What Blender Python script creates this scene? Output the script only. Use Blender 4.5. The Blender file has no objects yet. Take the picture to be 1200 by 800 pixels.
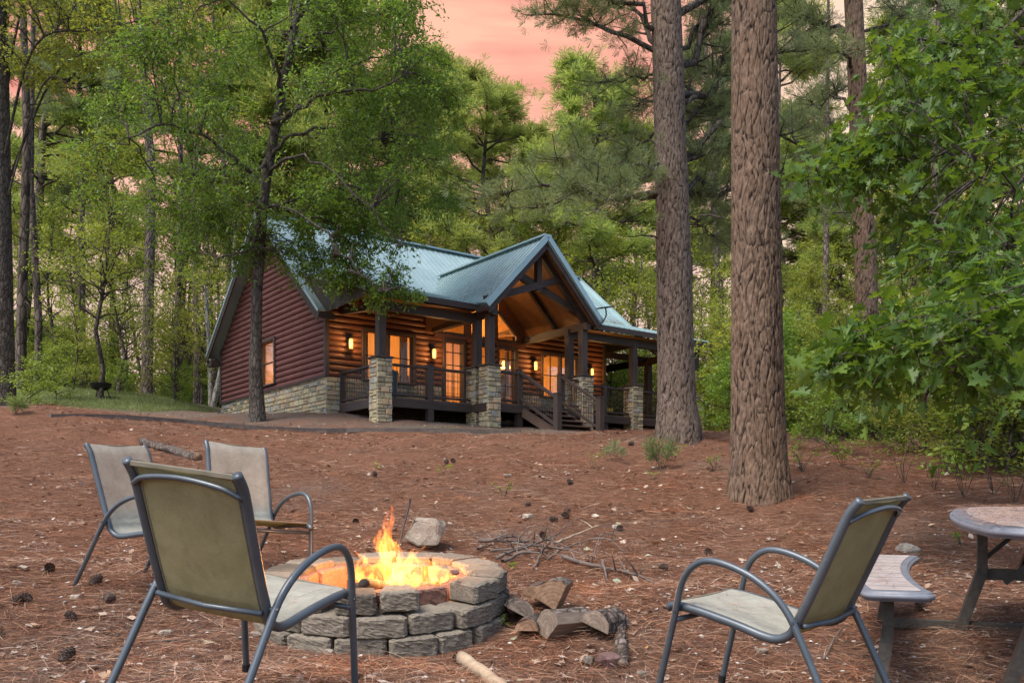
import bpy, bmesh, math, random
import numpy as np
from mathutils import Vector, Matrix, noise as mnoise

# ------------------------------------------------------------------ camera, sky, sun, exposure
SC = bpy.context.scene
COL = SC.collection
F, CX, HY, CZ = 1050.0, 600.0, 593.0, 0.9        # focal length and horizon in photo pixels (1200 x 800), eye height
cam_d = bpy.data.cameras.new('camera')
cam = bpy.data.objects.new('camera', cam_d)
COL.objects.link(cam)
cam.location = (0, 0, CZ)
cam.rotation_euler = (math.radians(90), 0, 0)
cam_d.sensor_width = 36.0
cam_d.lens = 36.0 * F / 1200.0
cam_d.shift_y = (HY - 400.0) / 1200.0
cam_d.clip_start = 0.05
cam_d.clip_end = 2000
SC.camera = cam

SUN_EL, SUN_AZ = 60.0, 225.0      # azimuth measured clockwise from +Y: sun behind the camera, to the left
W = bpy.data.worlds.new("World")
SC.world = W
W.use_nodes = True
nt = W.node_tree
nt.nodes.clear()
def wn(t, **k):
    n = nt.nodes.new(t)
    for a, b in k.items():
        setattr(n, a, b)
    return n
w_out = wn('ShaderNodeOutputWorld')
sky = wn('ShaderNodeTexSky', sky_type='NISHITA', sun_disc=False)
sky.sun_elevation = math.radians(SUN_EL)
sky.sun_rotation = math.radians(SUN_AZ)
sky.air_density = 1.0
sky.dust_density = 2.0
sky.ozone_density = 1.0
bg_sky = wn('ShaderNodeBackground')
bg_sky.inputs['Strength'].default_value = 0.15
nt.links.new(sky.outputs[0], bg_sky.inputs['Color'])
tc = wn('ShaderNodeTexCoord')
# sunset cloud bank filling the part of the sky beyond the forest (+Y)
mp = wn('ShaderNodeMapping')
mp.inputs['Scale'].default_value = (1.3, 1.3, 9.0)
mp.inputs['Rotation'].default_value = (0, math.radians(6), 0)
nt.links.new(tc.outputs['Generated'], mp.inputs['Vector'])
cn = wn('ShaderNodeTexNoise')
cn.inputs['Scale'].default_value = 2.2
cn.inputs['Detail'].default_value = 6
cn.inputs['Roughness'].default_value = 0.55
nt.links.new(mp.outputs[0], cn.inputs['Vector'])
cr = wn('ShaderNodeValToRGB')
e = cr.color_ramp.elements
e[0].position = 0.38; e[0].color = (0.76, 0.255, 0.215, 1)
e[1].position = 0.63; e[1].color = (0.98, 0.53, 0.38, 1)
nt.links.new(cn.outputs['Fac'], cr.inputs['Fac'])
sep = wn('ShaderNodeSeparateXYZ')
nt.links.new(tc.outputs['Generated'], sep.inputs[0])
# paler towards the right of the bank
mr = wn('ShaderNodeMapRange', interpolation_type='SMOOTHSTEP')
mr.inputs['From Min'].default_value = 0.08
mr.inputs['From Max'].default_value = 0.36
nt.links.new(sep.outputs['X'], mr.inputs['Value'])
mx = wn('ShaderNodeMix', data_type='RGBA')
mx.inputs['B'].default_value = (0.95, 0.72, 0.55, 1)
nt.links.new(mr.outputs[0], mx.inputs['Factor'])
lowr = wn('ShaderNodeMapRange', interpolation_type='SMOOTHSTEP')   # paler, pinkish white towards the horizon
lowr.inputs['From Min'].default_value = 0.20
lowr.inputs['From Max'].default_value = 0.40
nt.links.new(sep.outputs['Z'], lowr.inputs['Value'])
mlow = wn('ShaderNodeMix', data_type='RGBA')
mlow.inputs['A'].default_value = (0.84, 0.58, 0.50, 1)
nt.links.new(lowr.outputs[0], mlow.inputs['Factor'])
nt.links.new(cr.outputs[0], mlow.inputs['B'])
nt.links.new(mlow.outputs['Result'], mx.inputs['A'])
bg_cl = wn('ShaderNodeBackground')
bg_cl.inputs['Strength'].default_value = 0.59
nt.links.new(mx.outputs['Result'], bg_cl.inputs['Color'])
my = wn('ShaderNodeMapRange', interpolation_type='SMOOTHSTEP')
my.inputs['From Min'].default_value = 0.35
my.inputs['From Max'].default_value = 0.75
nt.links.new(sep.outputs['Y'], my.inputs['Value'])
mz = wn('ShaderNodeMapRange', interpolation_type='SMOOTHSTEP')
mz.inputs['From Min'].default_value = 0.62
mz.inputs['From Max'].default_value = 0.80
mz.inputs['To Min'].default_value = 1.0
mz.inputs['To Max'].default_value = 0.0
nt.links.new(sep.outputs['Z'], mz.inputs['Value'])
mm = wn('ShaderNodeMath', operation='MULTIPLY')
nt.links.new(my.outputs[0], mm.inputs[0])
nt.links.new(mz.outputs[0], mm.inputs[1])
ms = wn('ShaderNodeMixShader')
nt.links.new(mm.outputs[0], ms.inputs[0])
nt.links.new(bg_sky.outputs[0], ms.inputs[1])
nt.links.new(bg_cl.outputs[0], ms.inputs[2])
nt.links.new(ms.outputs[0], w_out.inputs['Surface'])

sun_d = bpy.data.lights.new('sun', 'SUN')
sun_d.energy = 2.5
sun_d.angle = math.radians(28)
sun_d.color = (1.0, 0.93, 0.84)
sun = bpy.data.objects.new('sun', sun_d)
COL.objects.link(sun)
a, el = math.radians(SUN_AZ), math.radians(SUN_EL)
sd = Vector((math.sin(a) * math.cos(el), math.cos(a) * math.cos(el), math.sin(el)))
sun.rotation_euler = sd.to_track_quat('Z', 'Y').to_euler()

SC.view_settings.view_transform = 'Standard'
SC.view_settings.look = 'None'
SC.view_settings.gamma = 1.0
SC.view_settings.use_curve_mapping = False
SC.view_settings.exposure = 0.95
try:
    SC.cycles.max_bounces = 6
    SC.cycles.transparent_max_bounces = 8
    SC.cycles.volume_bounces = 0
    SC.cycles.volume_step_rate = 0.6
except Exception:
    pass

# ------------------------------------------------------------------ object helpers
def tag(o, label=None, cat=None, group=None, kind=None):
    if label: o['label'] = label
    if cat: o['category'] = cat
    if group: o['group'] = group
    if kind: o['kind'] = kind
    return o

def thing(name, label, cat, loc=(0, 0, 0), rot=(0, 0, 0), group=None):
    o = bpy.data.objects.new(name, None)
    COL.objects.link(o)
    o.location = loc
    o.rotation_euler = rot
    o.empty_display_size = 0.2
    return tag(o, label, cat, group)

def link(name, me, parent=None):
    o = bpy.data.objects.new(name, me)
    COL.objects.link(o)
    if parent: o.parent = parent
    return o

def copy_tree(o, parent=None):
    c = o.copy()
    COL.objects.link(c)
    c.parent = parent
    for ch in list(o.children):
        copy_tree(ch, c)
    return c

class MB:
    """collects vertices and faces, then links them as one mesh object"""
    def __init__(s):
        s.v = []; s.f = []; s.m = []; s.cur = 0
    def add(s, vs, fs, m=None):
        b = len(s.v)
        s.v.extend([tuple(v) for v in vs])
        for f in fs:
            s.f.append([b + i for i in f])
            s.m.append(s.cur if m is None else m)
        return s
    def box(s, x0, x1, y0, y1, z0, z1):
        return s.add([(x0, y0, z0), (x1, y0, z0), (x1, y1, z0), (x0, y1, z0), (x0, y0, z1), (x1, y0, z1), (x1, y1, z1), (x0, y1, z1)],
                     [(0, 3, 2, 1), (4, 5, 6, 7), (0, 1, 5, 4), (1, 2, 6, 5), (2, 3, 7, 6), (3, 0, 4, 7)])
    def bbox(s, x0, x1, y0, y1, z0, z1, b=0.006):
        """box with chamfered edges"""
        bm = bmesh.new()
        bmesh.ops.create_cube(bm, size=1)
        for v in bm.verts:
            v.co = Vector(((x0 + x1) / 2 + v.co.x * (x1 - x0), (y0 + y1) / 2 + v.co.y * (y1 - y0), (z0 + z1) / 2 + v.co.z * (z1 - z0)))
        bmesh.ops.bevel(bm, geom=list(bm.edges), offset=b, segments=1, affect='EDGES')
        bm.verts.index_update()
        s.add([v.co[:] for v in bm.verts], [[v.index for v in f.verts] for f in bm.faces])
        bm.free()
        return s
    def bar(s, p, q, w, h, up=(0, 0, 1)):
        """rectangular bar from p to q, w across and h along up"""
        p, q = Vector(p), Vector(q)
        d = (q - p).normalized()
        sx = d.cross(Vector(up)).normalized()
        sz = sx.cross(d).normalized()
        vs = []
        for c in (p, q):
            for a, b in ((-1, -1), (1, -1), (1, 1), (-1, 1)):
                vs.append(c + sx * (a * w / 2) + sz * (b * h / 2))
        return s.add(vs, [(3, 2, 1, 0), (4, 5, 6, 7), (0, 1, 5, 4), (1, 2, 6, 5), (2, 3, 7, 6), (3, 0, 4, 7)])
    def prism(s, poly, vec):
        """polygon (list of 3D points) extruded along vec"""
        n = len(poly)
        vec = Vector(vec)
        vs = [Vector(p) for p in poly] + [Vector(p) + vec for p in poly]
        fs = [list(range(n))[::-1], list(range(n, 2 * n))]
        for i in range(n):
            j = (i + 1) % n
            fs.append([i, j, n + j, n + i])
        return s.add(vs, fs)
    def tube(s, pts, rad, n=8, cap=True):
        V, Q = tube_np(pts, rad, n)
        b = len(s.v)
        s.add([tuple(v) for v in V], [list(q) for q in Q])
        if cap:
            k = len(pts)
            s.f.append([b + i for i in range(n)][::-1]); s.m.append(s.cur)
            s.f.append([b + (k - 1) * n + i for i in range(n)]); s.m.append(s.cur)
        return s
    def mesh(s, name, mats, smooth=False):
        me = bpy.data.meshes.new(name)
        me.from_pydata(s.v, [], s.f)
        mats = mats if isinstance(mats, (list, tuple)) else [mats]
        for m in mats: me.materials.append(m)
        if len(mats) > 1: me.polygons.foreach_set('material_index', s.m)
        bm = bmesh.new(); bm.from_mesh(me)
        bmesh.ops.recalc_face_normals(bm, faces=bm.faces)
        bm.to_mesh(me); bm.free()
        if smooth:
            me.polygons.foreach_set('use_smooth', [True] * len(me.polygons))
        me.update()
        return me
    def build(s, name, mats, parent=None, smooth=False):
        return link(name, s.mesh(name, mats, smooth), parent)

def tube_np(pts, rad, n=8):
    P = np.array([list(p) for p in pts], float)
    k = len(P)
    R = np.full(k, rad, float) if np.isscalar(rad) else np.array(rad, float)
    T = np.gradient(P, axis=0)
    T /= (np.linalg.norm(T, axis=1, keepdims=True) + 1e-9)
    u = np.cross(T[0], [0, 0, 1.0])
    if np.linalg.norm(u) < 0.05: u = np.cross(T[0], [1.0, 0, 0])
    u /= np.linalg.norm(u)
    U = np.zeros((k, 3))
    for i in range(k):
        u = u - T[i] * np.dot(u, T[i])
        u /= (np.linalg.norm(u) + 1e-9)
        U[i] = u
    Wv = np.cross(T, U)
    an = np.linspace(0, 2 * math.pi, n, endpoint=False)
    V = P[:, None, :] + R[:, None, None] * (np.cos(an)[None, :, None] * U[:, None, :] + np.sin(an)[None, :, None] * Wv[:, None, :])
    i = np.arange(k - 1)[:, None] * n
    j = np.arange(n)[None, :]
    j2 = (j + 1) % n
    Q = np.stack([i + j, i + j2, i + n + j2, i + n + j], -1).reshape(-1, 4)
    return V.reshape(-1, 3), Q

def build_each(mb, name, mats, parent=None, smooth=False):
    """every connected piece of mb as an object of its own"""
    par = list(range(len(mb.v)))
    def fd(i):
        while par[i] != i: par[i] = par[par[i]]; i = par[i]
        return i
    for f in mb.f:
        a_ = fd(f[0])
        for i in f[1:]: par[fd(i)] = a_
    groups = {}
    for k, f in enumerate(mb.f): groups.setdefault(fd(f[0]), []).append(k)
    out = []
    for ks in groups.values():
        m = MB(); mp_ = {}
        for k in ks:
            f2 = []
            for i in mb.f[k]:
                if i not in mp_: mp_[i] = len(m.v); m.v.append(mb.v[i])
                f2.append(mp_[i])
            m.f.append(f2); m.m.append(mb.m[k])
        out.append(m.build(name, mats, parent, smooth))
    return out

class NG:
    """numpy mesh collector for foliage and litter"""
    def __init__(s):
        s.V = []; s.F = []; s.n = 0
    def add(s, V, Fs):
        V = np.asarray(V, float).reshape(-1, 3)
        for f in (Fs if isinstance(Fs, list) else [Fs]):
            s.F.append(np.asarray(f, np.int64) + s.n)
        s.V.append(V); s.n += len(V)
    def tube(s, pts, rad, n=6):
        V, Q = tube_np(pts, rad, n)
        s.add(V, Q)
    def mesh(s, name, mat, smooth=False):
        V = np.concatenate(s.V)
        me = bpy.data.meshes.new(name)
        me.vertices.add(len(V))
        me.vertices.foreach_set('co', V.astype(np.float32).ravel())
        loops = np.concatenate([f.ravel() for f in s.F])
        tot = np.concatenate([np.full(len(f), f.shape[1]) for f in s.F])
        st = np.concatenate([[0], np.cumsum(tot)[:-1]])
        me.loops.add(len(loops))
        me.loops.foreach_set('vertex_index', loops.astype(np.int32))
        me.polygons.add(len(tot))
        me.polygons.foreach_set('loop_start', st.astype(np.int32))
        me.polygons.foreach_set('loop_total', tot.astype(np.int32))
        if smooth: me.polygons.foreach_set('use_smooth', np.ones(len(tot), bool))
        me.update(calc_edges=True)
        me.materials.append(mat)
        return me

def crom(pts, k=6):
    """Catmull-Rom through the points"""
    P = [np.array(p, float) for p in pts]
    P = [2 * P[0] - P[1]] + P + [2 * P[-1] - P[-2]]
    out = []
    for i in range(1, len(P) - 2):
        for j in range(k):
            t = j / k
            a, b, c, d = P[i - 1], P[i], P[i + 1], P[i + 2]
            out.append(0.5 * ((2 * b) + (c - a) * t + (2 * a - 5 * b + 4 * c - d) * t * t + (3 * b - a - 3 * c + d) * t ** 3))
    out.append(P[-2])
    return out

# ------------------------------------------------------------------ materials
class MT:
    def __init__(s, name):
        s.m = bpy.data.materials.new(name)
        s.m.use_nodes = True
        s.t = s.m.node_tree
        s.t.nodes.clear()
        s.out = s.n('ShaderNodeOutputMaterial')
        s.p = s.n('ShaderNodeBsdfPrincipled')
        s.l(s.p.outputs[0], s.out.inputs['Surface'])
        s.tc = s.n('ShaderNodeTexCoord')
    def n(s, t, **k):
        x = s.t.nodes.new(t)
        for a, b in k.items(): setattr(x, a, b)
        return x
    def l(s, a, b): s.t.links.new(a, b)
    def map(s, scale=(1, 1, 1), rot=(0, 0, 0), src='Object'):
        m = s.n('ShaderNodeMapping')
        m.inputs['Scale'].default_value = scale
        m.inputs['Rotation'].default_value = rot
        s.l(s.tc.outputs[src], m.inputs['Vector'])
        return m.outputs[0]
    def noise(s, vec, scale, detail=4, rough=0.6, dist=0.0):
        x = s.n('ShaderNodeTexNoise')
        x.inputs['Scale'].default_value = scale
        x.inputs['Detail'].default_value = detail
        x.inputs['Roughness'].default_value = rough
        x.inputs['Distortion'].default_value = dist
        s.l(vec, x.inputs['Vector'])
        return x.outputs['Fac']
    def vor(s, vec, scale, feature='F1', out='Distance', rnd=1.0):
        x = s.n('ShaderNodeTexVoronoi', feature=feature)
        x.inputs['Scale'].default_value = scale
        x.inputs['Randomness'].default_value = rnd
        s.l(vec, x.inputs['Vector'])
        return x.outputs[out]
    def ramp(s, fac, stops):
        x = s.n('ShaderNodeValToRGB')
        el = x.color_ramp.elements
        while len(el) < len(stops): el.new(0.5)
        for q, (p, c) in zip(el, stops):
            q.position = p
            q.color = (c[0], c[1], c[2], 1) if not np.isscalar(c) else (c, c, c, 1)
        s.l(fac, x.inputs['Fac'])
        return x.outputs['Color']
    def mix(s, fac, a, b, mode='MIX'):
        x = s.n('ShaderNodeMix', data_type='RGBA', blend_type=mode)
        for k, v in (('Factor', fac), ('A', a), ('B', b)):
            if hasattr(v, 'links'): s.l(v, x.inputs[k])
            elif np.isscalar(v): x.inputs[k].default_value = v
            else: x.inputs[k].default_value = (v[0], v[1], v[2], 1)
        return x.outputs['Result']
    def math(s, op, a, b=None):
        x = s.n('ShaderNodeMath', operation=op)
        for i, v in enumerate((a, b)):
            if v is None: continue
            if hasattr(v, 'links'): s.l(v, x.inputs[i])
            else: x.inputs[i].default_value = v
        return x.outputs[0]
    def island(s):
        return s.n('ShaderNodeNewGeometry').outputs['Random Per Island']
    def objrand(s):
        return s.n('ShaderNodeObjectInfo').outputs['Random']
    def bump(s, h, strength=0.5, dist=0.02):
        b = s.n('ShaderNodeBump')
        b.inputs['Strength'].default_value = strength
        b.inputs['Distance'].default_value = dist
        s.l(h, b.inputs['Height'])
        s.l(b.outputs[0], s.p.inputs['Normal'])
        return b
    def set(s, color=None, rough=None, metal=None, spec=None):
        for k, v in (('Base Color', color), ('Roughness', rough), ('Metallic', metal), ('Specular IOR Level', spec)):
            if v is None: continue
            if hasattr(v, 'links'): s.l(v, s.p.inputs[k])
            elif k == 'Base Color': s.p.inputs[k].default_value = (v[0], v[1], v[2], 1)
            else: s.p.inputs[k].default_value = v
        return s.m

def leaf_mat(name, stops, trans=0.35, tcol=(0.26, 0.40, 0.04), rough=0.45, spec=0.5, big=0.35):
    m = MT(name)
    r = m.island()
    nz = m.noise(m.map(src='Object'), big, 2)
    f = m.mix(0.45, r, nz)
    col = m.ramp(f, stops)
    orr = m.objrand()
    hs = m.n('ShaderNodeHueSaturation')
    m.l(m.math('ADD', m.math('MULTIPLY', orr, 0.03), 0.485), hs.inputs['Hue'])
    m.l(m.math('ADD', m.math('MULTIPLY', orr, 0.4), 0.8), hs.inputs['Value'])
    m.l(col, hs.inputs['Color'])
    m.set(color=hs.outputs[0], rough=rough, spec=spec)
    tr = m.n('ShaderNodeBsdfTranslucent')
    tm = m.mix(0.55, hs.outputs[0], tcol)
    m.l(tm, tr.inputs['Color'])
    mxs = m.n('ShaderNodeMixShader')
    mxs.inputs[0].default_value = trans
    m.l(m.p.outputs[0], mxs.inputs[1]); m.l(tr.outputs[0], mxs.inputs[2])
    m.l(mxs.outputs[0], m.out.inputs['Surface'])
    return m.m

M = {}
M['leaf_oak'] = leaf_mat('water oak leaves', [(0.1, (0.063, 0.114, 0.019)), (0.45, (0.114, 0.194, 0.023)), (0.75, (0.196, 0.277, 0.032)), (0.97, (0.367, 0.351, 0.053))], 0.48)
M['leaf_red'] = leaf_mat('lobed oak leaves', [(0.1, (0.039, 0.084, 0.014)), (0.5, (0.071, 0.141, 0.020)), (0.85, (0.125, 0.197, 0.025)), (0.965, (0.17, 0.22, 0.035)), (0.985, (0.30, 0.13, 0.03))], 0.42, rough=0.5, spec=0.4, tcol=(0.232, 0.337, 0.017))
M['leaf_mid'] = leaf_mat('woodland leaves', [(0.1, (0.089, 0.136, 0.025)), (0.5, (0.174, 0.231, 0.038)), (0.85, (0.298, 0.322, 0.056)), (0.98, (0.497, 0.357, 0.076))], 0.55, tcol=(0.497, 0.500, 0.050))
M['leaf_bright'] = leaf_mat('bright young leaves', [(0.1, (0.087, 0.160, 0.028)), (0.5, (0.174, 0.267, 0.038)), (0.9, (0.319, 0.373, 0.056))], 0.50, tcol=(0.378, 0.454, 0.046))
M['needle_bright'] = leaf_mat('sunlit pine needles', [(0.15, (0.138, 0.206, 0.052)), (0.5, (0.255, 0.326, 0.072)), (0.85, (0.432, 0.430, 0.100))], 0.50, tcol=(0.470, 0.517, 0.086), rough=0.6, big=0.5)
M['needle_dark'] = leaf_mat('grey green pine needles', [(0.15, (0.102, 0.154, 0.068)), (0.5, (0.174, 0.237, 0.094)), (0.85, (0.290, 0.321, 0.106)), (0.98, (0.493, 0.321, 0.125))], 0.40, tcol=(0.290, 0.347, 0.106), rough=0.6, big=0.6)
M['grass'] = leaf_mat('thin grass', [(0.1, (0.13, 0.16, 0.05)), (0.6, (0.26, 0.29, 0.10)), (0.95, (0.42, 0.38, 0.19))], 0.4)

def bark_attr(name, cols):
    m = MT(name)
    at_ = m.n('ShaderNodeAttribute', attribute_name='plate')
    fine = m.noise(m.map((30, 30, 9)), 1.0, 6, 0.7)
    flake = m.vor(m.map((26, 26, 11)), 1.0, 'F1', 'Distance')
    big = m.noise(m.map((1.3, 1.3, 0.45)), 1.0, 3)
    f = m.math('ADD', m.math('MULTIPLY', fine, 0.75), m.math('MULTIPLY', flake, 0.25))
    plate = m.ramp(f, [(0.30, cols[0]), (0.48, cols[1]), (0.68, cols[2])])
    plate = m.mix(m.ramp(big, [(0.4, 0.0), (0.62, 0.7)]), plate, m.mix(0.5, plate, cols[3]))
    col = m.mix(m.ramp(at_.outputs['Fac'], [(0.22, 0.0), (0.74, 1.0)]), [c * 0.30 for c in cols[0]], plate)
    m.set(color=col, rough=0.92, spec=0.15)
    m.bump(m.math('ADD', fine, m.math('MULTIPLY', flake, 0.5)), 0.8, 0.02)
    return m.m
def bark_mat(name, cols, sx=9.0, sz=3.2, bump=0.9, dist=0.03):
    m = MT(name)
    v = m.map((sx, sx, sz))
    warp = m.noise(v, 1.6, 3)
    vm = m.n('ShaderNodeVectorMath', operation='ADD')
    m.l(v, vm.inputs[0])
    sc = m.n('ShaderNodeVectorMath', operation='SCALE')
    cmb = m.n('ShaderNodeCombineXYZ')
    m.l(warp, cmb.inputs[0]); m.l(warp, cmb.inputs[1]); m.l(warp, cmb.inputs[2])
    m.l(cmb.outputs[0], sc.inputs[0]); sc.inputs['Scale'].default_value = 0.9
    m.l(sc.outputs[0], vm.inputs[1])
    de = m.vor(vm.outputs[0], 1.0, 'DISTANCE_TO_EDGE')
    fine = m.noise(m.map((40, 40, 14)), 1.0, 5, 0.65)
    big = m.noise(m.map((1.2, 1.2, 0.5)), 1.0, 3)
    pc = m.vor(vm.outputs[0], 1.0, 'F1', 'Color')
    sh = m.n('ShaderNodeSeparateXYZ'); m.l(pc, sh.inputs[0])
    f = m.math('ADD', m.math('MULTIPLY', sh.outputs[0], 0.35), m.math('MULTIPLY', fine, 0.65))
    plate = m.ramp(f, [(0.25, cols[0]), (0.5, cols[1]), (0.75, cols[2])])
    plate = m.mix(m.ramp(big, [(0.35, 0.0), (0.65, 0.5)]), plate, cols[3])
    edge = m.ramp(de, [(0.0, 0.0), (0.14, 1.0)])
    col = m.mix(edge, [c * 0.42 for c in cols[0]], plate)
    h = m.math('ADD', m.math('MULTIPLY', m.ramp(de, [(0.0, 0.0), (0.22, 1.0)]), 1.0), m.math('MULTIPLY', fine, 0.35))
    m.set(color=col, rough=0.9, spec=0.2)
    m.bump(h, bump, dist)
    return m.m
M['bark_warm'] = bark_mat('reddish pine bark', [(0.10, 0.062, 0.044), (0.19, 0.118, 0.083), (0.30, 0.205, 0.15), (0.17, 0.125, 0.10)])
M['bark_grey'] = bark_mat('greyish pine bark', [(0.085, 0.062, 0.052), (0.16, 0.12, 0.10), (0.26, 0.205, 0.175), (0.14, 0.115, 0.10)])
M['pine_warm'] = bark_attr('raised reddish pine bark', [(0.050, 0.034, 0.025), (0.122, 0.082, 0.058), (0.24, 0.168, 0.122), (0.185, 0.11, 0.068)])
M['pine_grey'] = bark_attr('raised grey pine bark', [(0.062, 0.044, 0.034), (0.135, 0.097, 0.074), (0.25, 0.19, 0.15), (0.14, 0.105, 0.08)])
M['bark_far'] = bark_mat('distant trunk bark', [(0.06, 0.045, 0.036), (0.12, 0.09, 0.07), (0.2, 0.155, 0.125), (0.10, 0.082, 0.068)], 6, 2, 0.6)
M['bark_thin'] = bark_mat('smooth dark bark', [(0.05, 0.038, 0.03), (0.085, 0.068, 0.055), (0.15, 0.125, 0.10), (0.11, 0.095, 0.08)], 14, 4, 0.5, 0.015)
M['bark_pale'] = bark_mat('pale bark', [(0.2, 0.18, 0.15), (0.33, 0.30, 0.26), (0.45, 0.42, 0.37), (0.3, 0.28, 0.23)], 8, 3, 0.4, 0.01)

def ground_mat():
    m = MT('pine straw ground')
    o = m.map()
    n1 = m.noise(m.map((1, 1, 1)), 0.55, 5, 0.6)
    n2 = m.noise(o, 6.0, 6, 0.7)
    # needle streaks in three directions
    st = None
    for i, a in enumerate((0.3, 1.35, 2.4)):
        s_ = m.noise(m.map((14, 110, 14), (0, 0, a)), 1.0, 3, 0.7, 0.3)
        st = s_ if st is None else m.math('MAXIMUM', st, s_)
    fine = m.noise(o, 55, 4, 0.8)
    f = m.math('ADD', m.math('MULTIPLY', st, 0.6), m.math('MULTIPLY', fine, 0.4))
    straw = m.ramp(f, [(0.34, (0.038, 0.020, 0.013)), (0.48, (0.145, 0.066, 0.040)), (0.60, (0.27, 0.133, 0.079)), (0.74, (0.42, 0.26, 0.17))])
    duff = m.ramp(f, [(0.34, (0.05, 0.037, 0.03)), (0.50, (0.15, 0.107, 0.083)), (0.64, (0.28, 0.21, 0.165)), (0.78, (0.46, 0.39, 0.32))])
    at = m.n('ShaderNodeAttribute', attribute_name='cover')
    sp = m.n('ShaderNodeSeparateColor'); m.l(at.outputs['Color'], sp.inputs[0])
    k = m.math('ADD', m.math('MULTIPLY', n1, 1.1), m.math('MULTIPLY', n2, 0.55))
    k = m.math('SUBTRACT', m.math('ADD', k, sp.outputs[0]), 0.95)
    col = m.mix(m.ramp(k, [(0.0, 0.0), (0.35, 1.0)]), straw, duff)
    green = m.ramp(fine, [(0.3, (0.05, 0.055, 0.02)), (0.6, (0.11, 0.13, 0.045)), (0.8, (0.2, 0.19, 0.08))])
    g = m.math('ADD', m.math('MULTIPLY', sp.outputs[1], 1.4), m.math('SUBTRACT', n2, 0.9))
    col = m.mix(m.ramp(g, [(0.0, 0.0), (0.3, 1.0)]), col, green)
    pale = m.ramp(m.vor(o, 26, 'F1'), [(0.02, 1.0), (0.12, 0.0)])
    pn = m.ramp(m.noise(o, 9, 3), [(0.52, 0.0), (0.62, 1.0)])
    col = m.mix(m.math('MULTIPLY', m.math('MULTIPLY', pale, pn), 0.6), col, (0.42, 0.36, 0.29))
    m.set(color=col, rough=0.95, spec=0.15)
    h = m.math('ADD', m.math('MULTIPLY', f, 0.6), m.math('MULTIPLY', n2, 1.0))
    m.bump(h, 1.0, 0.09)
    return m.m
M['ground'] = ground_mat()

def simple(name, col, rough=0.6, metal=0.0, var=0.25, scale=12, bump=0.0, spec=0.5, dark=None, stretch=(1, 1, 1)):
    m = MT(name)
    n = m.noise(m.map(stretch), scale, 5, 0.65)
    d = dark or [c * (1 - var) for c in col]
    b = [min(1, c * (1 + var)) for c in col]
    m.set(color=m.ramp(n, [(0.3, d), (0.7, b)]), rough=rough, metal=metal, spec=spec)
    if bump: m.bump(n, bump, 0.01)
    return m.m

def wood(name, a, b, axis='x', rough=0.6, scale=1.0, grain=1.0, spec=0.3):
    m = MT(name)
    st = {'x': (1.2, 22, 22), 'y': (22, 1.2, 22), 'z': (22, 22, 1.2)}[axis]
    n = m.noise(m.map([s * scale for s in st]), 1.0, 5, 0.7, 0.6)
    n2 = m.noise(m.map(), 1.7, 3)
    f = m.math('ADD', m.math('MULTIPLY', n, 0.7), m.math('MULTIPLY', n2, 0.3))
    m.set(color=m.ramp(f, [(0.32, a), (0.68, b)]), rough=rough, spec=spec)
    m.bump(n, 0.35 * grain, 0.01)
    return m.m

M['log'] = wood('maroon stained log siding', (0.105, 0.034, 0.030), (0.215, 0.085, 0.074), 'y', 0.55)
M['log_front'] = wood('brown stained log siding', (0.075, 0.03, 0.017), (0.17, 0.07, 0.036), 'x', 0.5)
M['trim'] = wood('dark brown timber', (0.030, 0.020, 0.016), (0.075, 0.052, 0.044), 'x', 0.6)
M['trim_z'] = wood('dark brown upright timber', (0.032, 0.022, 0.018), (0.085, 0.060, 0.052), 'z', 0.6)
M['deck'] = wood('weathered brown deck boards', (0.06, 0.035, 0.025), (0.15, 0.10, 0.075), 'x', 0.75)
M['soffit'] = wood('stained tongue and groove ceiling', (0.13, 0.062, 0.026), (0.27, 0.14, 0.062), 'x', 0.55)
M['interior'] = wood('honey pine interior boards', (0.34, 0.155, 0.035), (0.58, 0.30, 0.085), 'z', 0.5)
M['black_metal'] = simple('dark metal', (0.03, 0.03, 0.032), 0.45, 0.6, 0.2)
M['rail_metal'] = simple('dull wire mesh', (0.10, 0.08, 0.07), 0.5, 0.5, 0.2)

def roof_mat():
    m = MT('blue green ribbed metal roofing')
    n = m.noise(m.map((0.5, 0.5, 0.5)), 1.6, 4)
    n2 = m.noise(m.map((1, 1, 1)), 7, 4, 0.7)
    c = m.ramp(n, [(0.3, (0.27, 0.385, 0.40)), (0.7, (0.36, 0.47, 0.48))])
    c = m.mix(m.ramp(n2, [(0.62, 0.0), (0.8, 0.5)]), c, (0.2, 0.19, 0.17))
    m.set(color=c, rough=0.38, metal=0.35, spec=0.6)
    return m.m
M['roof'] = roof_mat()

def stone_mat():
    m = MT('mixed fieldstone')
    r = m.island()
    c = m.ramp(r, [(0.0, (0.19, 0.17, 0.13)), (0.22, (0.30, 0.26, 0.18)), (0.42, (0.38, 0.33, 0.22)), (0.58, (0.25, 0.21, 0.16)), (0.72, (0.42, 0.30, 0.19)), (0.86, (0.22, 0.22, 0.22)), (1.0, (0.36, 0.33, 0.27))])
    n = m.noise(m.map(), 14, 5, 0.7)
    c = m.mix(0.8, c, m.ramp(n, [(0.3, (.85, .85, .8)), (0.7, (1.75, 1.7, 1.5))]), 'MULTIPLY')
    z = m.n('ShaderNodeSeparateXYZ'); m.l(m.tc.outputs['Object'], z.inputs[0])
    m.set(color=c, rough=0.85, spec=0.25)
    m.bump(n, 0.6, 0.02)
    return m.m
M['stone'] = stone_mat()
M['mortar'] = simple('mortar', (0.2, 0.18, 0.15), 0.95, var=0.2, scale=20)

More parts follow.
